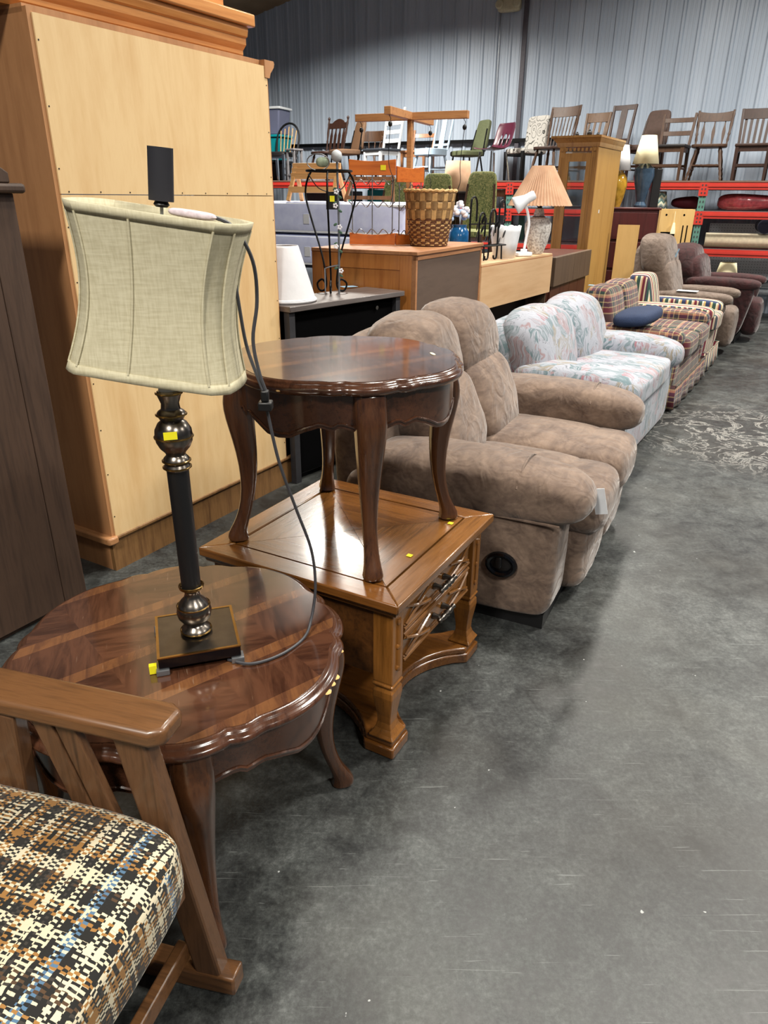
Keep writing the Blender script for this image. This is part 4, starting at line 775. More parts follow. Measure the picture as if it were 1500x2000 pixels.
B().loft([[(-a, -a * .4, z), (Dh + .02, -a * .4, z), (Dh + .02, Wh + a, z), (-a, Wh + a, z)] for a, z in ((.024, Hh - .02), (.03, Hh), (.035, Hh + .02), (.075, Hh + .06), (.085, Hh + .065), (.085, Hh + .085))]).build('cornice', 'hutch_oak', hu, smooth=None)
B().box(.25, .28, -.002, 0, 1.35, 1.385).build('sticker', 'paper', hu, smooth=None)
for (x, y, s_, lab) in ((2.16, 8.60, .055, 'largest dark trinket on top of the curio cabinet'), (2.05, 8.68, .04, 'mid-sized dark trinket on top of the curio cabinet'), (2.24, 8.56, .032, 'smallest dark trinket on top of the curio cabinet')):
    o = B().puff((0, 0, s_ / 2), (s_, s_, s_), 2.4, 5).puff((0, 0, s_ * 1.05), (s_ * .5, s_ * .5, s_ * .4), 2.2, 4).build('trinket', 'black', loc=(x, y, Hh + .086)); tag(o, lab, 'trinket', 'trinkets on the curio cabinet')
o = B().hexa([(-.12, -.01, 0), (.12, -.01, 0), (.12, .01, 0), (-.12, .01, 0)], [(-.12, .03, 1.22), (.12, .03, 1.22), (.12, .05, 1.22), (-.12, .05, 1.22)]).build('leaning_board', 'tan_board', loc=(2.83, 8.96, 0), rot=(0, 0, R_(-20)), smooth=None); tag(o, 'tan board leaning between curio cabinet and mahogany cabinet', 'board')
mh = thing('mahogany_cabinet', 'dark red mahogany cabinet carrying two ceramic lamps', 'cabinet', (2.98, 9.42, 0), -12)
B().box(-.3, .3, -.2, .2, 0, 1.38).build('carcass', 'mahogany', mh, smooth=None, bevel=.004); B().box(-.32, .32, -.22, .22, 1.38, 1.405).build('top', 'mahogany', mh, bevel=.006)
for k in range(4): d = B().box(-.28, .28, -.215, -.2, .06 + k * .33, .36 + k * .33).build('drawer', 'mahogany', mh, smooth=None, bevel=.004)
tv = thing('tan_media_cabinet', 'tan cabinet with slotted back panel behind the taupe recliner', 'cabinet', (3.64, 9.66, 0), -14)
B().box(-.2, .2, .02, .28, 0, 1.385).build('carcass', 'tan_board', tv, smooth=None); bpnl = B().box(-.2, .2, 0, .018, 0, 1.385).build('back_panel', 'tan_board', tv, smooth=None)
B().box(-.17, .0, -.002, .002, .85, 1.12).build('opening', 'black_void', bpnl, smooth=None)
for x in (.08, .13): B().box(x, x + .014, -.002, .002, .9, 1.2).build('vent_slot', 'black_void', bpnl, smooth=None)
for x in (-.13, .08): B().lathe([(.012, 0), (.012, .004)], 10).xf(Matrix.Rotation(R_(90), 4, 'X')).build('cable_hole', 'black_void', bpnl, loc=(x, .002, 1.32))
B().tube([(-.03, -.012, 1.36), (-.028, -.014, 1.22)], .003, 5).build('tassel_cord', 'cream_shade', tv); B().lathe([(.012, 0), (.028, -.10), (.03, -.13)], 12).build('tassel', 'cream_shade', tv, loc=(-.028, -.03, 1.23))
def clamp_lamp(label, loc, mat, prof_, sm, r0, r1, h, z):
    c = thing('ceramic_lamp', label, 'lamp', loc, 0); B().lathe(prof_, 28).build('body', mat, c); B().lathe([(.012, z - .06), (.012, z + .02)], 10).build('socket', 'brass', c)
    shell_([(r0, 0), (r1, h)], 40, sm, 'shade', c, loc=(0, 0, z))
clamp_lamp('amber glazed ceramic lamp with white shade on the mahogany cabinet', (2.77, 9.42, 1.407), 'amber_glaze', [(.06, 0), (.065, .02), (.09, .1), (.115, .24), (.105, .32), (.06, .38), (.03, .40), (.02, .42)], 'white_shade', .135, .08, .27, .40)
clamp_lamp('slate blue ceramic lamp with cream shade on the mahogany cabinet', (3.06, 9.38, 1.407), 'slate_glaze', [(.07, 0), (.075, .02), (.05, .06), (.08, .2), (.12, .34), (.11, .42), (.05, .47), (.02, .49)], 'cream_shade', .15, .085, .30, .47)
o = B().box(-.05, .05, -.1, .1, 0, .42).build('speaker_box', 'black', loc=(3.225, 9.42, 1.407), rot=(0, 0, R_(-12)), bevel=.006); tag(o, 'dark upright box beside the slate blue lamp', 'box')

# ------------------------------------------------------------------ table with leafy green chairs and a drum lamp behind the chest
tbx = thing('work_table', 'plain wooden table behind the mattress stack, carrying green chairs', 'table', (.62, 8.55, 0), -12)
B().box(-1.0, 1.0, -.46, .58, .72, .75).build('top', 'ch_light', tbx, smooth=None)
for sx in (-1, 1):
    for sy in (-1, 1): B().box(sx * .93 - .03, sx * .93 + .03, sy * .35 - .03, sy * .35 + .03, 0, .72).build('leg', 'ch_light', tbx, smooth=None)
for (x, y, rz, H, lab) in ((.02, 8.42, 0, .93, 'leafy green padded chair half hidden by the orange organiser'), (.46, 8.44, 0, .98, 'leafy green padded chair behind the basket rim'), (.92, 8.32, -4, 1.0, 'leafy green padded chair standing right of the woven basket')):
    chair(lab, 0, 0, rz, 'pad', 'square', 'ch_walnut', 'green_leafy', H=H, sh=.42, bw=.36, sw=.40, pad='green_leafy', loc=(x, y, .752), group='leafy green chairs on the work table')
dl = thing('drum_lamp', 'lamp with tan drum shade behind the leafy green chairs', 'lamp', (.80, 8.90, .752), 0)
B().lathe([(.09, 0), (.09, .02), (.03, .04), (.025, .3), (.05, .45), (.02, .7), (.012, .8)], 20).build('base', 'brass_dark', dl); shell_([(.165, 0), (.135, .32)], 36, 'pleat_peach', 'shade', dl, loc=(0, 0, .80)); B().tube(arc((0, 0, .80), .166, 0, 350, 35, 'xy'), .008, 6, closed=True).build('rim', 'black', dl)

# ------------------------------------------------------------------ sofas along the aisle
def crown(x, y, z, k=.12): return (x, y, z * (1 + k * (1 - x * x) * (1 - y * y)))
bs = thing('reclining_loveseat', 'brown suede reclining loveseat with puffy arms', 'loveseat', (.613, 2.249, 0), 64)
L, D = 1.52, .98
B().box(.04, L - .04, .03, D - .04, 0, .06).build('base', 'black', bs, smooth=None)
def sub(o, lv=1):
    m = o.modifiers.new('sub', 'SUBSURF'); m.levels = lv; m.render_levels = lv; return o
def wrinkle(o, s=.012, size=.09, name='wr'):
    tx = bpy.data.textures.get(name + str(size)) or bpy.data.textures.new(name + str(size), 'CLOUDS'); tx.noise_scale = size
    m = o.modifiers.new('wrinkle', 'DISPLACE'); m.texture = tx; m.strength = s; m.mid_level = .5; return o
def soft(b, name, mat, par, s=.016, size=.12, lv=1): return wrinkle(sub(b.build(name, mat, par, smooth=60), lv), s, size)
for i, x0 in enumerate((0, L - .25)):
    a = soft(B().puff((x0 + .125, .44, .28), (.25, .88, .47), 9, 8, lambda x, y, z: (x, y - (.05 if y < 0 else 0) * z * (1 - y * y), z)), 'arm_panel', 'brown_suede', bs, .008, .2)
    xc = x0 + (.13 if i == 0 else .12)
    def armfn(x, y, z): return (x * (1 + .06 * math.sin(3 * y)), y, z * (1 - .16 * max(0, -y - .25)) - .30 * max(0, -y - .45) ** 1.3 + .10 * (1 - x * x) * (1 - y * y))
    arm = soft(B().puff((xc, .36, .525), (.33, .90, .22), 3.4, 10, armfn), 'armrest', 'brown_suede', bs, .014, .14)
    seam = B().tube([(xc + .160 * math.cos(R_(t)), .16, .533 + .112 * math.sin(R_(t))) for t in range(10, 175, 15)], .003, 6).build('seam', 'brown_suede', arm)
    B().tube([(x0 - .006 if i == 0 else x0 + .256, y, .452) for y in [(.0 + k * .084) for k in range(10)]], .005, 6).build('seam', 'brown_suede', a)
for i in range(2):
    x0 = .255 + i * .505; xc = x0 + .2525
    soft(B().puff((xc, .36, .39), (.51, .66, .19), 5, 10, lambda x, y, z: crown(x, y, z, .25)), 'seat_cushion', 'brown_suede', bs, .012, .15)
    soft(B().puff((xc, .03, .385), (.50, .28, .21), 3.2, 10, lambda x, y, z: (x, y, z - .12 * (y < 0) * y * y)), 'seat_roll', 'brown_suede', bs, .012, .12)
    soft(B().puff((xc, .03, .195), (.50, .19, .33), 3.6, 10), 'footrest', 'brown_suede', bs, .012, .1)
    soft(B().puff((xc + .0, .66, .63), (.53, .28, .40), 3.4, 10, lambda x, y, z: (x, y + .55 * z, z)), 'lower_back_cushion', 'brown_suede', bs, .02, .16)
    soft(B().puff((xc + .0, .78, .885), (.57, .30, .36), 3.0, 10, lambda x, y, z: (x * (1 - .05 * z), y + .25 * z, z - .10 * (z > 0) * x * x)), 'upper_back_cushion', 'brown_suede', bs, .022, .16)
soft(B().puff((L / 2, .86, .52), (L - .16, .26, .96), 6, 10, lambda x, y, z: (x * (1 - .06 * max(z, 0)), y + .35 * z, z)), 'outer_back', 'brown_suede', bs, .012, .25)
hr = B().tube([(-.010, .195 + .050 * math.cos(R_(t)), .262 + .040 * math.sin(R_(t))) for t in range(0, 360, 15)], .012, 8, closed=True).build('recline_cup', 'black_gloss', bs)
B().puff((-.004, .195, .262), (.016, .10, .078), 2, 8).build('cup_dish', 'black', hr); B().puff((-.012, .205, .268), (.014, .028, .05), 3, 5).build('lever', 'black', hr)
B().bar((.25, -.075, .52), (.255, -.10, .42), .045, .002, (0, 1, 0)).build('price_tag', 'paper', bs, smooth=None)

fs = thing('floral_loveseat', 'white loveseat with pastel brush-stroke pattern', 'loveseat', (1.34, 3.88, 0), 59)
L = 1.55
B().puff((L / 2, .44, .21), (L - .05, .86, .38), 16, 8).build('base', 'floral', fs)
B().box(.06, L - .06, .05, .8, 0, .03).build('foot_frame', 'black', fs, smooth=None)
soft(B().puff((L / 2, .32, .42), (L - .42, .68, .16), 7, 12, lambda x, y, z: crown(x, y, z, .3)), 'seat_cushion', 'floral', fs, .012, .2)
for i, x0 in enumerate((.0, L - .3)):
    soft(B().puff((x0 + .15, .42, .27), (.28, .80, .46), 10, 8), 'arm_panel', 'floral', fs, .006, .2)
    soft(B().puff((x0 + .15, .33, .50), (.34, .78, .23), 3.0, 10, lambda x, y, z: (x, y, z - .22 * max(0, -y - .35))), 'armrest', 'floral', fs, .012, .15)
for i in range(2): soft(B().puff((.42 + i * .70, .66, .65), (.74, .34, .46), 3.0, 12, lambda x, y, z: (x, y + .35 * z, z * (1 + .05 * (1 - x * x)))), 'back_cushion', 'floral', fs, .018, .18)
soft(B().puff((L / 2, .80, .5), (L - .1, .24, .64), 6, 10, lambda x, y, z: (x, y + .2 * z, z)), 'outer_back', 'floral', fs, .01, .2)
bp_ = soft(B().puff((0, 0, 0), (.42, .32, .12), 2.8, 10).xf(Matrix.Rotation(R_(-8), 4, 'X')), 'throw_pillow', 'blue_pillow', None, .008, .1); bp_.location = (1.94, 5.62, .675); bp_.rotation_euler = (R_(0), R_(-6), R_(50)); tag(bp_, 'dark blue throw pillow between floral and plaid sofas', 'pillow')

def skirted(name, label, cat, loc, rz, L, fab, fab2, seats, back_h, back_name='back_cushion'):
    s = thing(name, label, cat, loc, rz)
    B().puff((L / 2, .45, .24), (L - .02, .84, .30), 18, 6).build('base', fab, s)
    N = 60; per = [(x, .0) for x in np.linspace(0, L, 24)] + [(L, y) for y in np.linspace(.03, .86, 10)] + [(x, .88) for x in np.linspace(L, 0, 20)] + [(0, y) for y in np.linspace(.86, .03, 10)]
    rings = []
    for z, o_ in ((.02, .016), (.10, .010), (.2, .004)):
        rings.append([(x + (o_ if x > L - .01 else (-o_ if x < .01 else 0)) , y + (-o_ if y < .01 else (o_ if y > .87 else 0)) + (o_ * .7 * math.sin(x * 22) if y < .01 else 0), z) for x, y in per])
    sk_ = B().loft(rings, caps=False).build('skirt', fab, s); md = sk_.modifiers.new('solid', 'SOLIDIFY'); md.thickness = .006
    B().tube([(0, -.008, .2), (L, -.008, .2), (L + .006, .86, .2), (-.006, .86, .2)], .006, 6, closed=True).build('piping', fab2, s)
    w = (L - .36) / seats
    for i in range(seats):
        xc = .18 + w * (i + .5)
        soft(B().puff((xc, .34, .45), (w + .005, .74, .16), 8, 10, lambda x, y, z: crown(x, y, z, .2)), 'seat_cushion', fab, s, .006, .2)
        soft(B().puff((xc, .70, .66), (w, .22, back_h - .46), 5, 10, lambda x, y, z: (x, y + .4 * z, z)), back_name, fab, s, .01, .2)
    for i, x0 in enumerate((0, L - .18)):
        soft(B().puff((x0 + .09, .43, .36), (.17, .82, .40), 10, 8), 'arm_panel', fab2, s, .004, .2)
        soft(B().puff((x0 + .09, .40, .54), (.21, .80, .14), 4, 8), 'armrest', fab2, s, .006, .2)
    soft(B().puff((L / 2, .82, .5), (L - .02, .16, back_h - .28), 9, 8, lambda x, y, z: (x, y + .3 * z, z)), 'outer_back', fab, s, .006, .3)
    return s
pd = skirted('plaid_loveseat', 'maroon, navy and cream plaid skirted loveseat', 'loveseat', (2.2, 5.33, 0), 58.8, 1.33, 'sofa_plaid', 'sofa_plaid', 2, .86)
B().box(.3, .345, .80, .84, .855, .859).build('price_tag', 'blue_tag', pd, smooth=None)
skirted('striped_armchair', 'multicoloured striped skirted armchair beside the plaid loveseat', 'armchair', (2.955, 6.60, 0), 59, .74, 'stripe_u', 'stripe_u', 1, .84)
def recliner(name, label, loc, rz, mat, hh, tagcol=None, w=.82, ah=.60):
    s = thing(name, label, 'recliner', loc, rz)
    B().box(.1, w - .1, .12, .75, 0, .08).build('base', 'black', s, smooth=None)
    for i, x0 in enumerate((0, w - .2)):
        soft(B().puff((x0 + .10, .42, ah / 2 + .01), (.19, .84, ah - .12), 8, 8, lambda x, y, z: (x, y + .12 * (1 - z) * (y < 0), z)), 'arm_panel', mat, s, .006, .2)
        soft(B().puff((x0 + .10, .36, ah - .025), (.24, .80, .13), 3.2, 10), 'armrest', mat, s, .008, .15)
    soft(B().puff((w / 2, .34, .43), (w - .36, .62, .18), 5, 8), 'seat_cushion', mat, s, .008, .15)
    soft(B().puff((w / 2, .02, .28), (w - .34, .2, .42), 3.4, 10), 'footrest', mat, s, .012, .1)
    soft(B().puff((w / 2, .70, .68), (w - .10, .28, .50), 5.5, 10, lambda x, y, z: (x, y + .45 * z, z)), 'back_cushion', mat, s, .016, .14)
    soft(B().puff((w / 2, .80, hh - .16), (w - .06, .30, .40), 4, 10, lambda x, y, z: (x * (1 - .08 * z), y + .3 * z, z - .1 * (z > 0) * x * x)), 'head_cushion', mat, s, .018, .14)
    soft(B().puff((w / 2, .88, .6), (w - .14, .18, hh - .2), 6, 10, lambda x, y, z: (x * (1 - .1 * max(z, 0)), y + .45 * z, z)), 'outer_back', mat, s, .006, .2)
    return s
rc = recliner('recliner', 'taupe recliner with tall tufted back beside the striped armchair', (3.40, 7.33, 0), 59, 'taupe_suede', 1.13)
B().bar((.47, .62, 1.02), (.46, .645, .93), .07, .003, (1, 0, 0)).build('price_tag', 'blue_tag', rc, smooth=None); B().box(-.0, .12, .3, .5, .642, .645).build('paper_sheet', 'paper', rc, smooth=None)
recliner('recliner', 'dark maroon velvet recliner farthest along the aisle', (4.02, 8.06, 0), 59, 'maroon_velvet', 1.0, ah=.67)

# ------------------------------------------------------------------ round scalloped tables
def rim(phi):   # lobed outline: phi is the angle from the nearest leg, in degrees
    a = abs(phi)
    if a < 12: return .945 + .038 * math.cos(a / 12 * math.pi / 2) ** .7
    if a < 23: return .945 + .020 * math.sin((a - 12) / 11 * math.pi) + .008 * (a - 12) / 11
    return .953 + .047 * math.sin(min(1, (a - 23) / 20) * math.pi / 2)
def round_table(label, loc, rz, R, H, chips):
    t = thing('scalloped_table', label, 'table', loc, rz)
    th = [a * 1.0 for a in range(0, 360, 2)]
    def ring(k, z, inset=0.0): return [((R * rim(((a + 45) % 90) - 45) * k - inset) * math.cos(R_(a)), (R * rim(((a + 45) % 90) - 45) * k - inset) * math.sin(R_(a)), z) for a in th]
    B().loft([ring(.9, H - .036), ring(.96, H - .036), ring(.985, H - .032), ring(1.0, H - .024), ring(1.0, H - .018), ring(.985, H - .012), ring(.972, H - .011), ring(.965, H - .007), ring(.952, H - .002), ring(.935, H - .001)]).build('top_moulding', 'cherry', t, smooth=50)
    B().loft([ring(.935, H - .003), ring(.934, H)]).build('veneer_top', 'cherry_top', t, smooth=30)
    # aprons between the legs
    for q in range(4):
        rr = []; N = 36
        for i in range(N + 1):
            u = i / N; a = q * 90 + 4 + 82 * u; r = R * (.86 + .05 * math.sin(math.pi * u)); v = min(u, 1 - u)
            dz = np.interp(v, [0, .06, .13, .17, .24, .34, .42, .5], [.108, .094, .084, .095, .084, .10, .118, .122]) * H / .545
            c, s = math.cos(R_(a)), math.sin(R_(a)); rr.append([(r * c, r * s, H - .036 - dz), ((r - .018) * c, (r - .018) * s, H - .036 - dz), ((r - .018) * c, (r - .018) * s, H - .034), (r * c, r * s, H - .034)])
        ap = B().loft(rr).build('apron', 'cherry', t, smooth=40)
        B().tube([(x[0][0] * 1.004, x[0][1] * 1.004, x[0][2] + .012) for x in rr], .0035, 5).build('bead', 'cherry', ap)
    # cabriole legs
    prof_ = [(.0, .985, .026, .028), (.003, .99, .029, .032), (.014, 1.0, .028, .031), (.035, .985, .024, .026), (.07, .94, .020, .020), (.13, .89, .0205, .0205), (.2, .865, .024, .025), (.28, .87, .031, .032), (.36, .90, .038, .040), (.41, .915, .042, .045), (.45, .905, .044, .046), (.48, .875, .044, .044), (.510, .865, .044, .042), (.513, .865, .044, .042)]
    for q in range(4):
        rr = []
        for (z, ro, w, d) in prof_:
            x = ro * R - .01; z = z * H / .545; k = .55; sec = [(-d, -w * k), (-d * k, -w), (d * k, -w), (d * .9, -w * .62), (d, 0), (d * .9, w * .62), (d * k, w), (-d * k, w), (-d, w * k)]
            rr.append([(x + a, b_, z) for a, b_ in sec])
        B().loft(rr).xf(Matrix.Rotation(R_(q * 90), 4, 'Z')).build('leg', 'cherry_leg', t, smooth=42, sub=1)
    for (a, dz, w) in chips: B().puff((R * .992 * rim(((a + 45) % 90) - 45) * math.cos(R_(a)), R * .992 * rim(((a + 45) % 90) - 45) * math.sin(R_(a)), H - dz), (w, w, .006), 2, 4).build('chip', 'chip_wood', t)
    return t
t1 = round_table('scalloped cherry end table carrying the tall lamp', (-.475, 1.405, 0), -73, .395, .55, [(48, .022, .022), (52, .021, .018), (56, .023, .02), (70, .02, .012)])
t2 = round_table('scalloped cherry end table standing on the square drawer table', (-.117, 2.05, .537), -75, .352, .545, [(-40, .024, .014)])
B().puff((.036, .254, .546), (.04, .012, .002), 2, 5).build('tape_scrap', 'cream_shade', t2)

# ------------------------------------------------------------------ square drawer table
gt = thing('drawer_table', 'square pecan end table with two carved drawers', 'table', (-.094, 2.037, 0), -29)
S = .34; H = .535
for k in range(4):   # mitred frame boards round the top
    w = .075; b = B().prism([(-S, -S), (S, -S), (S - w, -S + w), (-S + w, -S + w)], H - .028, H); M0 = Matrix.Rotation(R_(90 * k), 4, 'Z')
    b.xf(M0).build('frame_board', 'pecan_y' if k % 2 else 'pecan', gt, bevel=.004, smooth=30)
B().loft([[(-a, -a, z), (a, -a, z), (a, a, z), (-a, a, z)] for a, z in ((S - .03, H - .052), (S - .015, H - .046), (S - .012, H - .036), (S - .004, H - .028))]).build('top_moulding', 'pecan', gt, smooth=None)
for k in range(4):
    w = S - .08; B().prism([(-w + .001, -w), (w - .001, -w), (0, -.001)], H - .01, H - .0015).xf(Matrix.Rotation(R_(90 * k), 4, 'Z')).build('veneer_panel', 'pecan' if k % 2 == 0 else 'pecan_y', gt, smooth=None)
C0, C1 = S - .035, .27
B().box(-C0, C0, -C0, -C0 + .018, C1, H - .05).build('side_panel', 'pecan_dark', gt, smooth=None); B().box(-C0, C0, C0 - .018, C0, C1, H - .05).build('side_panel', 'pecan_dark', gt, smooth=None); B().box(-C0, -C0 + .018, -C0 + .02, C0 - .02, C1, H - .05).build('back_panel', 'pecan_dark', gt, smooth=None)
B().box(-C0 + .02, C0 - .02, -C0 + .02, C0 - .02, C1, C1 + .012).build('bottom', 'pecan_dark', gt, smooth=None)
for k in range(2):
    z0 = C1 + .012 + k * .104; z1 = z0 + .096; y0 = C0 - .075
    d = B().box(C0 - .02, C0 - .006, -y0, y0, z0, z1).build('drawer', 'pecan_y', gt, smooth=None)
    for zz in (z0 + .006, z1 - .006, z0 + .017, z1 - .017): B().tube([(C0 - .004, -y0, zz), (C0 - .004, y0, zz)], .006 if zz in (z0 + .006, z1 - .006) else .003, 8).build('bead', 'pecan_y', d)
    zm = (z0 + z1) / 2
    for sy in (-1, 1):
        for sgn in (-1, 1): B().tube(spline([(C0 - .002, sy * (y0 - .01), zm + sgn * .03), (C0 + .002, sy * (y0 * .62), zm - sgn * .004), (C0, sy * (y0 * .3), zm - sgn * .026)], 6), .005, 6).build('carved_strap', 'pecan_y', d)
    pb = B().tube([(C0 + .026, y, zm) for y in (-.055, -.05, -.04, -.03, -.02, -.01, 0, .01, .02, .03, .04, .05, .055)], [.004, .009, .006, .009, .011, .007, .012, .007, .011, .009, .006, .009, .004], 10).build('pull', 'pewter', gt)
    for sy in (-1, 1): B().tube([(C0 - .004, sy * .034, zm), (C0 + .026, sy * .034, zm)], [.011, .006], 10).build('pull_post', 'pewter', pb)
for sx in (-1, 1):
    for sy in (-1, 1):
        cx, cy = sx * (C0 - .026), sy * (C0 - .026)
        def rg(a, z): return [(cx - a, cy - a, z), (cx + a, cy - a, z), (cx + a, cy + a, z), (cx - a, cy + a, z)]
        lg = B().loft([rg(.040, .0585), rg(.040, .064), rg(.034, .072), rg(.026, .086), rg(.0215, .105), rg(.0225, .13), rg(.028, .17), rg(.032, .2), rg(.031, .22), rg(.025, .232), rg(.031, .238), rg(.034, .244), rg(.029, .25), rg(.031, .256), rg(.031, H - .05)]).build('leg', 'pecan_z', gt, smooth=None, bevel=.0025)
        if sx > 0:
            B().tube([(cx + .032, cy, .29), (cx + .032, cy, .46)], .007, 6).build('fluting', 'pecan_z', lg); 
            for z in (.3, .37, .45): B().puff((cx + .033, cy, z), (.012, .022, .022), 2, 5).build('rosette', 'pecan_z', lg)
for (e0, z0, z1, nm) in ((.322, 0.0, .036, 'plinth_base'), (.314, .036, .058, 'base_shelf')):
    pts = []
    for k in range(4):
        a = R_(90 * k); P = [(-e0, -e0), (-.225, -e0)] + [(-.225 + .45 * i / 16, -e0 + (.13 if nm == 'plinth_base' else .125) * math.sin(math.pi * i / 16) ** .75) for i in range(1, 16)] + [(.225, -e0)]
        pts += [(x * math.cos(a) - y * math.sin(a), x * math.sin(a) + y * math.cos(a)) for x, y in P]
    B().prism(pts, z0, z1).build(nm, 'pecan', gt, bevel=.005, smooth=30)
for (x, y) in ((.233, -.069), (.244, .199)): B().box(x - .008, x + .008, y - .008, y + .008, H + .0, H + .0008).build('sticker', 'yellow_tag', gt, smooth=None)

# ------------------------------------------------------------------ tall buffet lamp
lp = thing('buffet_lamp', 'tall dark metal buffet lamp with crooked linen shade', 'lamp', (-.425, 1.372, .5505), 18)
pt = B().box(-.088, .088, -.088, .088, .014, .04).build('base_plate', 'black_gloss', lp, bevel=.002, smooth=None)
B().box(-.083, .083, -.083, .083, .04, .0415).build('plate_inlay', 'pewter', pt, smooth=None)
for (x0, x1, y0, y1) in ((-.089, .089, -.089, -.083), (-.089, .089, .083, .089), (-.089, -.083, -.083, .083), (.083, .089, -.083, .083)): B().box(x0, x1, y0, y1, .0395, .0425).build('brass_edge', 'brass', pt, smooth=None)
for sx in (-1, 1):
    for sy in (-1, 1): B().box(sx * .08 - .014, sx * .08 + .014, sy * .08 - .014, sy * .08 + .014, 0, .014).build('foot', 'steel', lp, smooth=None, bevel=.002)
B().lathe([(.030, .042), (.033, .048), (.030, .055), (.023, .059), (.020, .064), (.028, .071), (.036, .083), (.0385, .096), (.036, .109), (.028, .122), (.019, .131), (.016, .142), (.018, .151), (.024, .157)], 32).build('lower_vase', 'gunmetal', lp)
for r, z in ((.0335, .048), (.0355, .111), (.025, .157), (.026, .161)): B().tube(arc((0, 0, z), r, 0, 355, 32, 'xy'), .002, 6, closed=True).build('brass_ring', 'brass', lp)
B().lathe([(.021, .157), (.0225, .437)], 28).build('column', 'black', lp)
B().lathe([(.025, .435), (.027, .441), (.024, .447), (.027, .453), (.025, .46), (.019, .466), (.021, .472), (.030, .482), (.036, .495), (.0375, .507), (.036, .520), (.029, .533), (.022, .539), (.026, .546), (.029, .551), (.026, .557), (.019, .562), (.0175, .573), (.022, .586), (.025, .594), (.021, .599)], 32).build('upper_vase', 'gunmetal', lp)
for r, z in ((.0275, .440), (.0275, .454), (.0376, .505), (.0292, .551), (.025, .594)): B().tube(arc((0, 0, z), r, 0, 355, 32, 'xy'), .0021, 6, closed=True).build('brass_ring', 'brass', lp)
B().lathe([(.019, .597), (.019, .66)], 20).build('candle_sleeve', 'white_paint', lp); B().box(-.016, .010, -.0405, -.0375, .510, .525).build('sticker', 'yellow_tag', lp, smooth=None, loc=(-.004, .0, 0))
# shade: rectangle with cut corners, waisted, hung crooked
def shd(z, t):
    f = 1 - .165 * math.sin(math.pi * min(1, max(0, t * .92 + .04))) + .03 * (1 - t); hx, hy, c = .152 * f, .088 * f, .028
    P = [(-hx + c, -hy), (hx - c, -hy), (hx, -hy + c), (hx, hy - c), (hx - c, hy), (-hx + c, hy), (-hx, hy - c), (-hx, -hy + c)]; out = []
    for i in range(8):
        a, b_ = P[i], P[(i + 1) % 8]; m = 5 if i % 2 == 0 else 2
        for k in range(m):
            u = k / m; bw = (.006 if i % 2 == 0 else .002) * math.sin(math.pi * u); nx, ny = (b_[1] - a[1]), -(b_[0] - a[0]); nl = math.hypot(nx, ny)
            out.append((a[0] + (b_[0] - a[0]) * u + nx / nl * bw, a[1] + (b_[1] - a[1]) * u + ny / nl * bw, z))
    return out
SH = Matrix.Translation((-.012, 0, .632)) @ Matrix.Rotation(R_(-22), 4, 'Z') @ Matrix.Rotation(R_(7.5), 4, 'Y')
HS = .294
o = B().loft([shd(HS * t, t) for t in [i / 14 for i in range(15)]], caps=False).xf(SH).build('shade', 'linen', lp, smooth=30); md = o.modifiers.new('solid', 'SOLIDIFY'); md.thickness = .003
for t0, t1 in ((0, .06), (.945, 1.0)):
    e_ = B().loft([[(x * 1.016, y * 1.02, z) for x, y, z in shd(HS * t, t)] for t in (t0, (t0 + t1) / 2, t1)], caps=False).xf(SH).build('trim_band', 'linen', o, smooth=30); md = e_.modifiers.new('solid', 'SOLIDIFY'); md.thickness = .003
for i in (0, 5, 7, 12, 14, 19, 21, 26, 2, 16): B().tube([SH @ Vector((shd(0, t)[i][0] * 1.008, shd(0, t)[i][1] * 1.012, HS * t)) for t in [.05 + .9 * k / 12 for k in range(13)]], .0025, 5).build('seam', 'linen', o)
B().tube([SH @ Vector((x, 0, HS - .012)) for x in (-.13, 0, .13)], .002, 5).build('spider', 'steel', lp); B().tube([(0, 0, .66), SH @ Vector((0, 0, HS + .01))], .003, 6).build('harp_rod', 'steel', lp)
FM = SH @ Matrix.Translation((.0, 0, HS + .006)) @ Matrix.Rotation(R_(-2), 4, 'Y')
B().lathe([(.010, 0), (.014, .004), (.011, .010)], 14).xf(FM).build('finial_base', 'black', lp); B().prism([(.0225 * math.cos(R_(a)), .017 * math.sin(R_(a)) if a > 180 else .012 * math.sin(R_(a))) for a in range(0, 360, 20)], .010, .095).xf(FM).build('finial', 'finial_black', lp, smooth=40)
B().puff((.065, -.03, HS + .004), (.085, .03, .014), 3, 6).xf(SH).build('wrapped_tag', 'pink_paper', lp)
cd = bpy.data.objects.new('cord', None); COL.objects.link(cd); cd.parent = lp; LI = (Matrix.Translation(lp.location) @ Matrix.Rotation(R_(18), 4, 'Z')).inverted()
B().tube(spline([(-.335, 1.36, 1.462), (-.305, 1.36, 1.464), (-.27, 1.365, 1.445), (-.243, 1.37, 1.39), (-.24, 1.37, 1.32), (-.252, 1.37, 1.25), (-.245, 1.37, 1.19), (-.232, 1.37, 1.145)], 6), .0034, 6).xf(LI).build('upper_run', 'cord_grey', cd)
B().tube(spline([(-.29, 1.40, 1.40), (-.28, 1.39, 1.33), (-.268, 1.38, 1.24), (-.25, 1.375, 1.18), (-.237, 1.37, 1.145)], 6), .0034, 6).xf(LI).build('loop_run', 'cord_grey', cd)
pg = B().box(-.249, -.222, 1.355, 1.383, 1.112, 1.13).box(-.243, -.228, 1.36, 1.378, 1.13, 1.152).xf(LI).build('plug', 'black', cd, bevel=.003)
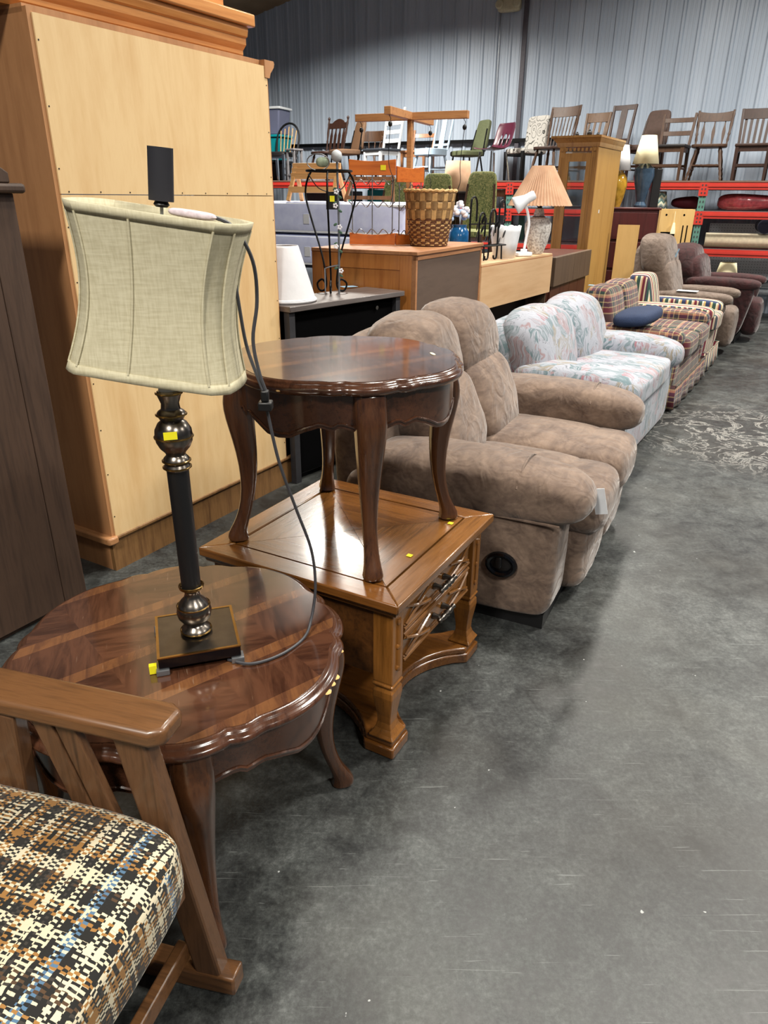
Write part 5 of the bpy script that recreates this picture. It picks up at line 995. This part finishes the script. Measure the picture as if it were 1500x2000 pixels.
B().tube(spline([(-.234, 1.37, 1.115), (-.217, 1.38, 1.0), (-.190, 1.41, .88), (-.165, 1.45, .76), (-.16, 1.46, .66), (-.17, 1.44, .585), (-.185, 1.40, .556), (-.23, 1.335, .555), (-.29, 1.30, .555), (-.345, 1.315, .555)], 8), .0034, 6).xf(LI).build('lower_run', 'cord_grey', cd)
B().box(-.008, .008, -.006, .006, 0, .02).build('sticker', 'yellow_tag', lp, smooth=None, loc=(-.1, -.075, .001))

# ------------------------------------------------------------------ rocking chair
rk_ = thing('rocking_chair', 'wooden slat-side rocking chair with tweed plaid seat, at lower left', 'rocking chair', (-.644, .736, 0), -15.65)
def runner(y):
    rr = []
    for i in range(17):
        x = -.52 + i * .81 / 16; z = .0 + .09 * ((x - .04) / .5) ** 2 * .9; rr.append([(x, y - .022, z), (x, y + .022, z), (x, y + .022, z + .05), (x, y - .022, z + .05)])
    return B().loft(rr).build('rocker', 'rocker_wood', rk_, smooth=30, bevel=.005)
for y in (.29, -.29):
    runner(y)
    B().bar((.235, y, .035), (.125, y + .012 * (1 if y > 0 else -1), .635), .058, .038, (1, 0, 0), .066, .038).build('front_post', 'rocker_post', rk_, smooth=None, bevel=.006)
    B().bar((-.19, y, .03), (-.14, y, .635), .075, .036, (1, 0, 0)).build('rear_post', 'rocker_post', rk_, smooth=None, bevel=.006)
    for (x0, x1) in ((.01, -.055), (.06, -.005)): B().bar((x0 + .03, y, .30), (x1, y, .635), .042, .018, (1, 0, 0)).build('side_slat', 'rocker_post', rk_, smooth=None, bevel=.003)
    ya = y + (.022 if y > 0 else -.022)
    B().prism([(-.46, -.045), (.18, -.045), (.205, -.03), (.205, .03), (.18, .045), (-.46, .045)], .632, .668).xf(Matrix.Translation((0, ya, 0))).build('armrest', 'rocker_wood', rk_, bevel=.010, bseg=3)
    B().bar((-.30, y, .31), (.20, y, .31), .05, .03, (0, 0, 1)).build('side_rail', 'rocker_wood', rk_, smooth=None, bevel=.004)
B().bar((.195, -.27, .315), (.195, .27, .315), .075, .03, (0, 0, 1)).build('front_rail', 'rocker_wood', rk_, smooth=None, bevel=.005)
B().bar((-.28, -.27, .29), (-.28, .27, .29), .06, .03, (0, 0, 1)).build('rear_rail', 'rocker_wood', rk_, smooth=None, bevel=.005); B().bar((.18, -.28, .11), (.18, .28, .11), .045, .024, (0, 0, 1)).build('stretcher', 'rocker_wood', rk_, smooth=None, bevel=.004)
soft(B().puff((-.035, 0, .40), (.575, .56, .15), 6.5, 12, lambda x, y, z: (x, y, z * (1 + .25 * (1 - x * x) * (1 - y * y)))), 'seat_cushion', 'tweed', rk_, .006, .12)
for sx in (-1, 1): B().bar((-.28, sx * .24, .3), (-.45, sx * .24, .98), .06, .03, (0, 1, 0)).build('back_post', 'rocker_post', rk_, smooth=None, bevel=.004)
soft(B().puff((-.33, 0, .70), (.12, .46, .52), 4, 10, lambda x, y, z: (x - 1.0 * z, y, z)), 'back_cushion', 'tweed', rk_, .008, .15); B().bar((-.45, -.26, .96), (-.45, .26, .96), .08, .025, (0, 0, 1)).build('crest_rail', 'rocker_wood', rk_, smooth=None, bevel=.005)
